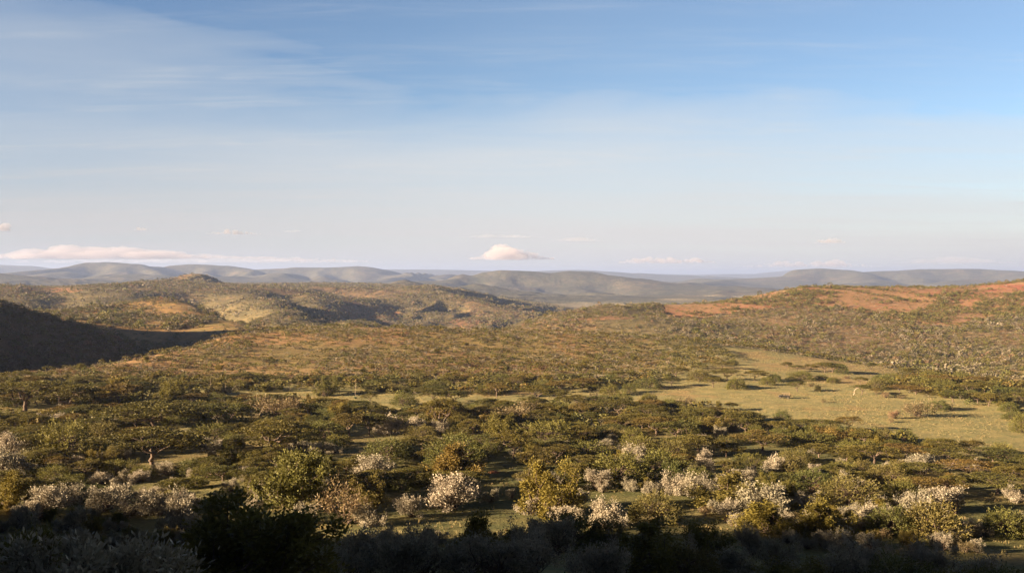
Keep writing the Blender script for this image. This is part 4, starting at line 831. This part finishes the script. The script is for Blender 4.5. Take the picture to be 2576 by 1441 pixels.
for i in range(420):
    yy = r.uniform(-60, 260); xx = float(np.interp(yy, [-80, 20, 108, 150, 195, 250], [-200, -265, -303, -318, -338, -365])) + r.normal() * 26
    MID[D_].append((xx, yy, float(ground_z(xx, yy)) - 0.2, r.uniform(4, 8.5), r.uniform(3, 6.5)))
PL = {A_: ('acacia_scrub', M_aca, 'far flat-topped acacias covering the slopes as one mass'), D_: ('green_scrub', M_dome, 'far green bushes covering the slopes as one mass'), S_: ('silver_scrub', M_scrub, 'far white-leafed bushes covering the slopes as one mass'), G_: ('dry_scrub', M_grey, 'far brownish bushes covering the slopes as one mass')}
for k_, (nm, mt, lb) in PL.items():
    merged(nm, MID[k_], k_, mt, 56, lb); merged(nm, FAR[k_], k_, mt, 12, lb)
    print(nm, len(MID[k_]), len(FAR[k_]))

# grass: pale tufts over the open ground
def grass():
    r, x, y, z, u, v = scatter(46000, -60, 2660, 165, 640, 21)
    dn = fbm(x / 22, y / 22, 3, 77)
    m = (r.uniform(size=len(u)) < np.clip(0.42 + 1.3 * dn, 0.05, 1) * np.where(inpoly(u, v, MEADOW), 1, 0.55))
    x, y, z = x[m], y[m], z[m]; n = len(x); b = 9
    hgt = r.uniform(0.15, 0.48, n) * np.where(y < 230, 1.6, 1) * np.where(r.uniform(size=n) < 0.08, 1.7, 1)
    cx_ = np.repeat(x, b) + r.normal(0, 0.22, n * b); cy_ = np.repeat(y, b) + r.normal(0, 0.22, n * b); hh = np.repeat(hgt, b) * r.uniform(0.6, 1.2, n * b)
    c = np.stack([cx_, cy_, np.repeat(z, b) + hh * 0.45], 1); d = np.stack([r.normal(0, 0.35, n * b), r.normal(0, 0.35, n * b), np.ones(n * b)], 1)
    Q = leaves(c, d, hh * 1.1, 0.11, r)
    me = mesh_np('grass', Q.reshape(-1, 3), np.arange(n * b * 4).reshape(-1, 4), [M_grass], False, {'tint': ('FACE', 'FLOAT', r.uniform(0.2, 0.8, n * b)), 'hue': ('FACE', 'FLOAT', np.repeat(r.uniform(0, 1, n), b))})
    tag(link('grass', me), 'pale dry grass tufts over the open ground', None, None, 'stuff')
grass()
print('stuff', round(time.time() - T0, 1))

# ------------------------------------------------------------------ agaves with flower stalks beside the grass strip
def agave(u, vb, top_v, label):
    x, y, z = ground_hit(u, vb); H = (vb - top_v) / F * y; r = np.random.default_rng(int(u))
    root = bpy.data.objects.new('agave', None); C.objects.link(root); root.location = (x, y, z)
    tag(root, label, 'agave', 'agaves with tall flower stalks')
    Q = []
    for i in range(34):
        a = i * 2.4; e = 0.35 + 0.9 * (i / 34); d = np.array([math.cos(a) * math.cos(e), math.sin(a) * math.cos(e), math.sin(e)]); s = np.array([-math.sin(a), math.cos(a), 0])
        L = r.uniform(1.3, 1.7); up = np.cross(d, s) * 0.05
        b0, m0, t0 = d * 0.1, d * L * 0.5, d * L - np.array([0, 0, 0.12])
        Q.append([b0 - s * 0.07, b0 + s * 0.07, m0 + s * 0.11, m0 - s * 0.11]); Q.append([m0 - s * 0.11, m0 + s * 0.11, t0 + s * 0.01, t0 - s * 0.01])
        Q.append([b0 - s * 0.07 - up, m0 - s * 0.11 - up, m0 + s * 0.11 - up, b0 + s * 0.07 - up])
    Q = np.array(Q); me = mesh_np('leaves', Q.reshape(-1, 3), np.arange(len(Q) * 4).reshape(-1, 4), [M_aga])
    link('leaves', me, root)
    V, Fq = tubes([bent((0, 0, 0), (0.1, 0, H), 0.09, 0.04, r, 7, 0.01)] + [bent((0.1 * k / 8, 0, H * k / 8), (0.1 * k / 8 + math.cos(k * 2.4) * 0.5, math.sin(k * 2.4) * 0.5, H * k / 8 + 0.25), 0.03, 0.03, r, 3, 0.02) for k in range(5, 8)], 5)
    link('stalk', mesh_np('stalk', V, Fq, [M_pale], True), root)
M_aga = plain_material('agave_leaf', (0.16, 0.20, 0.12), 0.5, 0, 0.2, 3)
agave(529, 992, 950, 'agave with the taller flower stalk, at left of the grass strip')
agave(567, 990, 962, 'agave with the shorter flower stalk, beside a white bush')
agave(894, 1003, 955, 'agave with a thin stalk near the middle of the grass strip')

# ------------------------------------------------------------------ bare dead trees
for u, vb, vt, lab in ((1822, 1192, 1155, 'bare reddish dead tree beside a tall white bush'), (1852, 1214, 1186, 'bare twisted branches left of a white bush'), (2148, 993, 968, 'pale dead tree at the edge of the open grass'), (100, 1075, 1040, 'bare dead tree with a crooked limb at far left'), (2395, 1030, 1012, 'fallen dark dead tree on the open grass at right')):
    x, y, z = ground_hit(u, vb); V, Fq = p_bare(int(u)); s = ((vb - vt) / F * y) / V[:, 2].max()
    root = bpy.data.objects.new('dead_tree', None); C.objects.link(root); root.location = (x, y, z); root.scale = (s * 1.2, s * 1.2, s)
    tag(root, lab, 'dead tree', 'bare dead trees')
    link('trunk', mesh_np('trunk', V, Fq, [M_pale if u == 2148 else M_bark], True), root)

# ------------------------------------------------------------------ the safari truck
import bmesh
def bm_obj(name, build, mat, parent, bev=0.0):
    bm = bmesh.new(); build(bm)
    if bev: bmesh.ops.bevel(bm, geom=[e for e in bm.edges if e.calc_face_angle(0) > 0.6], offset=bev, segments=2, affect='EDGES', profile=0.6)
    me = bpy.data.meshes.new(name); bm.to_mesh(me); bm.free(); me.materials.append(mat)
    return link(name, me, parent)
def box(bm, x0, x1, y0, y1, z0, z1, top=None):
    """top: (dx0, dx1, dy) insets of the upper face"""
    a, b, c = top or (0, 0, 0)
    vs = [bm.verts.new(p) for p in ((x0, y0, z0), (x1, y0, z0), (x1, y1, z0), (x0, y1, z0), (x0 + a, y0 + c, z1), (x1 - b, y0 + c, z1), (x1 - b, y1 - c, z1), (x0 + a, y1 - c, z1))]
    for f in ((3, 2, 1, 0), (4, 5, 6, 7), (0, 1, 5, 4), (1, 2, 6, 5), (2, 3, 7, 6), (3, 0, 4, 7)): bm.faces.new([vs[i] for i in f])
def cyl(bm, c, r, w, axis, n=20):
    from mathutils import Matrix
    rot = {'x': Matrix.Rotation(RAD(90), 4, 'Y'), 'y': Matrix.Rotation(RAD(90), 4, 'X'), 'z': Matrix.Identity(4)}[axis]
    bmesh.ops.create_cone(bm, cap_ends=True, segments=n, radius1=r, radius2=r, depth=w, matrix=Matrix.Translation(c) @ rot)
def truck():
    x, y, z = ground_hit(1973, 1001.5)
    P_ = plain_material('dark_olive_paint', (0.022, 0.020, 0.017), 0.45, 0, 0.15, 2); Tn = plain_material('tan_canvas', (0.38, 0.27, 0.16), 0.9, 0, 0.12, 3)
    K = plain_material('tyre_rubber', (0.02, 0.018, 0.016), 0.8); Rm = plain_material('dusty_rim', (0.34, 0.26, 0.20), 0.6, 0.2); St = plain_material('pale_seat', (0.26, 0.19, 0.14), 0.8); Gl = plain_material('lamp_glass', (0.7, 0.7, 0.68), 0.1)
    root = bpy.data.objects.new('safari_truck', None); C.objects.link(root)
    tag(root, 'open-sided dark safari truck with tan canvas roof parked on the grass', 'truck')
    def body(bm):
        box(bm, -0.9, 2.25, -0.82, 0.82, 0.62, 1.20); box(bm, -2.2, -0.9, -0.72, 0.72, 0.72, 1.16, (0.06, 0, 0.05))
        box(bm, -2.1, 2.2, -0.45, 0.45, 0.46, 0.62)
    bm_obj('body', body, P_, root, 0.03)
    for s in (-1, 1):
        bm_obj('fender', lambda bm: box(bm, -2.2, -1.2, s * 0.86 - 0.14, s * 0.86 + 0.14 - (0.28 if s > 0 and False else 0), 0.80, 1.02, (0.1, 0.05, 0.0)), P_, root, 0.04)
        bm_obj('headlight', lambda bm: cyl(bm, (-2.23, s * 0.5, 0.93), 0.11, 0.08, 'x', 14), Gl, root)
        for wx in (-1.65, 1.45):
            wh = bm_obj('wheel', lambda bm: cyl(bm, (wx, s * 0.78, 0.40), 0.40, 0.24, 'y', 24), K, root, 0.03)
            bm_obj('rim', lambda bm: cyl(bm, (wx, s * 0.91, 0.40), 0.20, 0.03, 'y', 16), Rm, wh)
        for px_ in (-0.75, 0.55, 2.0):
            bm_obj('roof_post', lambda bm: box(bm, px_ - 0.03, px_ + 0.03, s * 0.76 - 0.03, s * 0.76 + 0.03, 1.20, 2.02), P_, root)
    bm_obj('grille', lambda bm: box(bm, -2.26, -2.22, -0.35, 0.35, 0.74, 1.10), K, root)
    bm_obj('bumper', lambda bm: box(bm, -2.42, -2.28, -0.80, 0.80, 0.52, 0.66), K, root, 0.02)
    bm_obj('windscreen_frame', lambda bm: (box(bm, -0.98, -0.93, -0.76, 0.76, 1.20, 1.26), box(bm, -0.86, -0.81, -0.76, 0.76, 1.66, 1.72), [box(bm, -0.92, -0.87, q - 0.02, q + 0.02, 1.2, 1.7) for q in (-0.74, 0.0, 0.74)]), P_, root)
    bm_obj('canvas_roof', lambda bm: (box(bm, -1.0, 2.25, -0.86, 0.86, 2.02, 2.14, (0.08, 0.10, 0.10))), Tn, root, 0.03)
    bm_obj('rear_canvas', lambda bm: (box(bm, 2.05, 2.22, -0.84, 0.84, 1.205, 2.015)), Tn, root, 0.02)
    for sx in (-0.30, 0.62, 1.45):
        st = bm_obj('seat', lambda bm: box(bm, sx - 0.22, sx + 0.28, -0.68, 0.68, 1.21, 1.36), St, root, 0.03)
        bm_obj('seat_back', lambda bm: box(bm, sx + 0.28, sx + 0.38, -0.68, 0.68, 1.30, 1.82, (0.02, 0, 0.03)), St, st, 0.02)
    bm_obj('steering_wheel', lambda bm: cyl(bm, (-0.62, -0.38, 1.40), 0.19, 0.03, 'x', 16), K, root)
    sp = bm_obj('spare_wheel', lambda bm: cyl(bm, (2.36, 0.0, 1.30), 0.42, 0.22, 'x', 24), K, root, 0.03)
    bm_obj('rim', lambda bm: cyl(bm, (2.49, 0.0, 1.30), 0.20, 0.03, 'x', 16), Rm, sp)
    for s in (-1, 1): bm_obj('mirror', lambda bm: box(bm, -0.95, -0.90, s * 0.98 - 0.08, s * 0.98 + 0.08, 1.38, 1.60), K, root)
    root.rotation_euler.z = RAD(-14); root.location = (x, y, float(ground_z(x, y)) + 0.0)
    W_ = 46 / 4096 * UW / F * y; root.scale = (W_ / 4.75,) * 3
    print('truck', x, y, W_)
truck()

# ------------------------------------------------------------------ red termite mound by the clearing
def mound(u, vb, wpx, hpx, label):
    x, y, z = ground_hit(u, vb); w_, h_ = wpx / F * y, hpx / F * y
    a, b = np.meshgrid(np.linspace(0, 2 * math.pi, 28, endpoint=False), np.linspace(0, 1, 10), indexing='ij')
    rr = b * w_ / 2 * (1 + 0.15 * np.sin(3 * a) + 0.08 * np.sin(7 * a)); zz = h_ * (1 - b ** 1.6) * (1 + 0.2 * np.sin(5 * a + 4 * b)) - 0.1 * b
    V = np.stack([rr * np.cos(a), rr * np.sin(a), zz], -1).reshape(-1, 3)
    i, j = np.meshgrid(np.arange(28), np.arange(9), indexing='ij'); i2_ = (i + 1) % 28
    Fq = np.stack([i * 10 + j, i * 10 + j + 1, i2_ * 10 + j + 1, i2_ * 10 + j], -1).reshape(-1, 4)
    o = link('earth_mound', mesh_np('earth_mound', V, Fq, [plain_material('red_earth', (0.42, 0.16, 0.07), 0.95, 0, 0.3, 2)], True), None, (x, y, z))
    tag(o, label, 'mound')
mound(1243, 1188, 34, 5, 'low mound of red earth in the clearing near the middle')
#@@END@@
# ------------------------------------------------------------------ low clouds far beyond the mountains
def cloud_material(name, dens, c=(1, 1, 1)):
    m = bpy.data.materials.new(name); m.use_nodes = True
    g = NT(m.node_tree); g.n.clear()
    v = g.new('ShaderNodeVolumePrincipled'); v.inputs['Color'].default_value = rgba(c); v.inputs['Density'].default_value = dens; v.inputs['Anisotropy'].default_value = 0.25
    o = g.new('ShaderNodeOutputMaterial'); g.link(v.outputs[0], o.inputs['Volume'])
    return m
M_cl = cloud_material('cloud_water', 0.0026, (0.915, 0.865, 0.905)); M_cl2 = cloud_material('thin_cloud_water', 0.0012, (0.86, 0.86, 0.95))
import bmesh as _bm
M_cl3 = cloud_material('shaded_cloud_water', 0.0017, (0.78, 0.73, 0.78)); M_cl4 = cloud_material('grey_cloud_water', 0.0050, (0.62, 0.60, 0.66))
def cloud(u0, u1, vt, vb, Y, label, seed, n=None, thin=False, humps=2.0):
    mat = M_cl2 if thin else (M_cl3 if seed in (1, 3) else (M_cl4 if seed in (8, 9, 10) else M_cl))
    r = np.random.default_rng(seed); k = Y / F; W_, H_ = (u1 - u0) * k, (vb - vt) * k
    n = int((n or 60) * 1.7); bm = _bm.new()
    D_c = min(W_, max(H_ * 3, 900)) * 0.5
    kx = np.linspace(-1, 1, int(6 + 5 * humps)); kn = r.uniform(0.35, 1.0, len(kx)); kn[1:-1] = 0.6 * kn[1:-1] + 0.2 * (kn[2:] + kn[:-2])
    if seed == 1: kn = (0.62 + 0.38 * kn) * np.interp(kx, [-1, -0.4, 0.1, 0.5, 1], [0.75, 1, 0.95, 0.5, 0.28])
    if seed == 4: kn = np.interp(np.linspace(0, 1, len(kx)), [0, 0.2, 0.34, 0.42, 0.6, 0.75, 1], [0.35, 0.75, 1.15, 0.85, 0.8, 0.7, 0.4])
    for i in range(n):
        fx = (i + r.uniform(0, 1)) / n * 2 - 1
        env = (1 - abs(fx) ** 2.2) * float(np.interp(fx, kx, kn)) * r.uniform(0.8, 1.15) if not thin else (1 - abs(fx) ** 2)
        rad = max(0.09, env * r.uniform(0.14, 0.46)) * H_ * (1.0 if not thin else 0.9)
        zz = rad * 0.55 + (H_ * env - rad * 1.35) * max(0.0, r.uniform(-0.5, 1.0)) if env * H_ > rad else rad * 0.5
        ret = _bm.ops.create_icosphere(bm, subdivisions=3, radius=1.0)
        sx = rad * (r.uniform(1.3, 2.2) * (2.4 if seed == 1 else 1) if not thin else r.uniform(4, 8)); sy = rad * 1.4
        cx_, cy_ = fx * (W_ / 2 - sx * 0.6), r.normal() * D_c * 0.35
        for q in ret['verts']:
            p = q.co; d = 1 + 0.16 * math.sin(p.x * 7 + i) * math.sin(p.y * 6 + 2 * i) + 0.10 * math.sin(p.z * 13 + p.x * 11 + i)
            q.co = Vector((cx_ + p.x * sx * d, cy_ + p.y * sy * d, max(zz + p.z * rad * d, -0.05 * H_)))
    me = bpy.data.meshes.new('cloud'); bm.to_mesh(me); bm.free()
    me.materials.append(mat)
    o = link('cloud', me, None, ((u0 + u1) / 2 * k - U0 * k, Y, CAMZ + (V0 - vb) * k))
    md = o.modifiers.new('r', 'REMESH'); md.mode = 'VOXEL'; md.voxel_size = max(W_ / 420, H_ / 34)
    dg = bpy.context.evaluated_depsgraph_get(); m2 = bpy.data.meshes.new_from_object(o.evaluated_get(dg)); o.modifiers.clear(); o.data = m2
    if not m2.materials: m2.materials.append(mat)
    else: m2.materials[0] = mat
    tag(o, label, 'cloud', 'low clouds above the far mountains')
for a_ in [(-120, 700, 614, 650, 34000, 'long lumpy grey-pink cloud bank over the left mountains', 1, 110, False, 2.4), (-150, 1120, 647, 661, 38000, 'low flat cloud layer just over the left mountain tops', 2, 90, True), (540, 930, 637, 658, 36000, 'low pinkish cloud patch right of the long bank', 3, 60, False, 2.0),
           (1180, 1398, 617, 652, 30000, 'puffy pink-white cumulus above the middle hill', 4, 60, False, 0.9), (1555, 1800, 630, 661, 34000, 'small puffy cloud with a long flat base right of the cumulus', 5, 50, False, 1.2), (1870, 2215, 648, 671, 38000, 'broken row of small pink clouds over the right mountain', 6, 60, False, 3.0),
           (2052, 2126, 590, 611, 26000, 'single small pink puff high over the right hill', 7, 24, False, 1.0), (520, 662, 574, 589, 24000, 'small grey cloud scrap trailing a thin tail', 8, 24, False, 0.8), (-25, 28, 558, 580, 22000, 'tiny grey cloud scrap at the left edge', 9, 16, False, 0.8), (338, 372, 566, 579, 22000, 'tiny grey wisp above the long cloud bank', 10, 12, False, 0.8),
           (1140, 1370, 588, 597, 30000, 'thin blue-grey streak above the cumulus', 11, 30, True), (1385, 1530, 596, 606, 30000, 'thin streak right of and above the cumulus', 12, 24, True), (704, 768, 577, 583, 26000, 'short thin flat streak right of the grey scrap', 13, 12, True), (2240, 2560, 645, 662, 38000, 'faint low pale cloud layer at far right', 14, 40, True)]: cloud(*a_[:7], n=a_[7], thin=a_[8], humps=a_[9] if len(a_) > 9 else 1)
print('clouds', round(time.time() - T0, 1))

# ------------------------------------------------------------------ haze
def haze():
    m = bpy.data.materials.new('air'); m.use_nodes = True
    g = NT(m.node_tree); g.n.clear()
    v = g.new('ShaderNodeVolumePrincipled')
    v.inputs['Color'].default_value = (0.42, 0.545, 0.93, 1); v.inputs['Density'].default_value = 0.000055
    v.inputs['Anisotropy'].default_value = 0.15
    o = g.new('ShaderNodeOutputMaterial'); g.link(v.outputs[0], o.inputs['Volume'])
    x0, x1, y0, y1, z0, z1 = -43000, 43000, -43000, 43000, float(Z_.min()) - 1, float(Z_.max()) + 12
    vs = [(x, y, z) for x in (x0, x1) for y in (y0, y1) for z in (z0, z1)]
    fs = [(0, 1, 3, 2), (4, 6, 7, 5), (0, 4, 5, 1), (2, 3, 7, 6), (0, 2, 6, 4), (1, 5, 7, 3)]
    return tag(link('haze', mesh_np('haze', vs, fs, [m])), kind='stuff')
haze()
print('objects', len(SC.objects), 'script', round(time.time() - T0, 1))
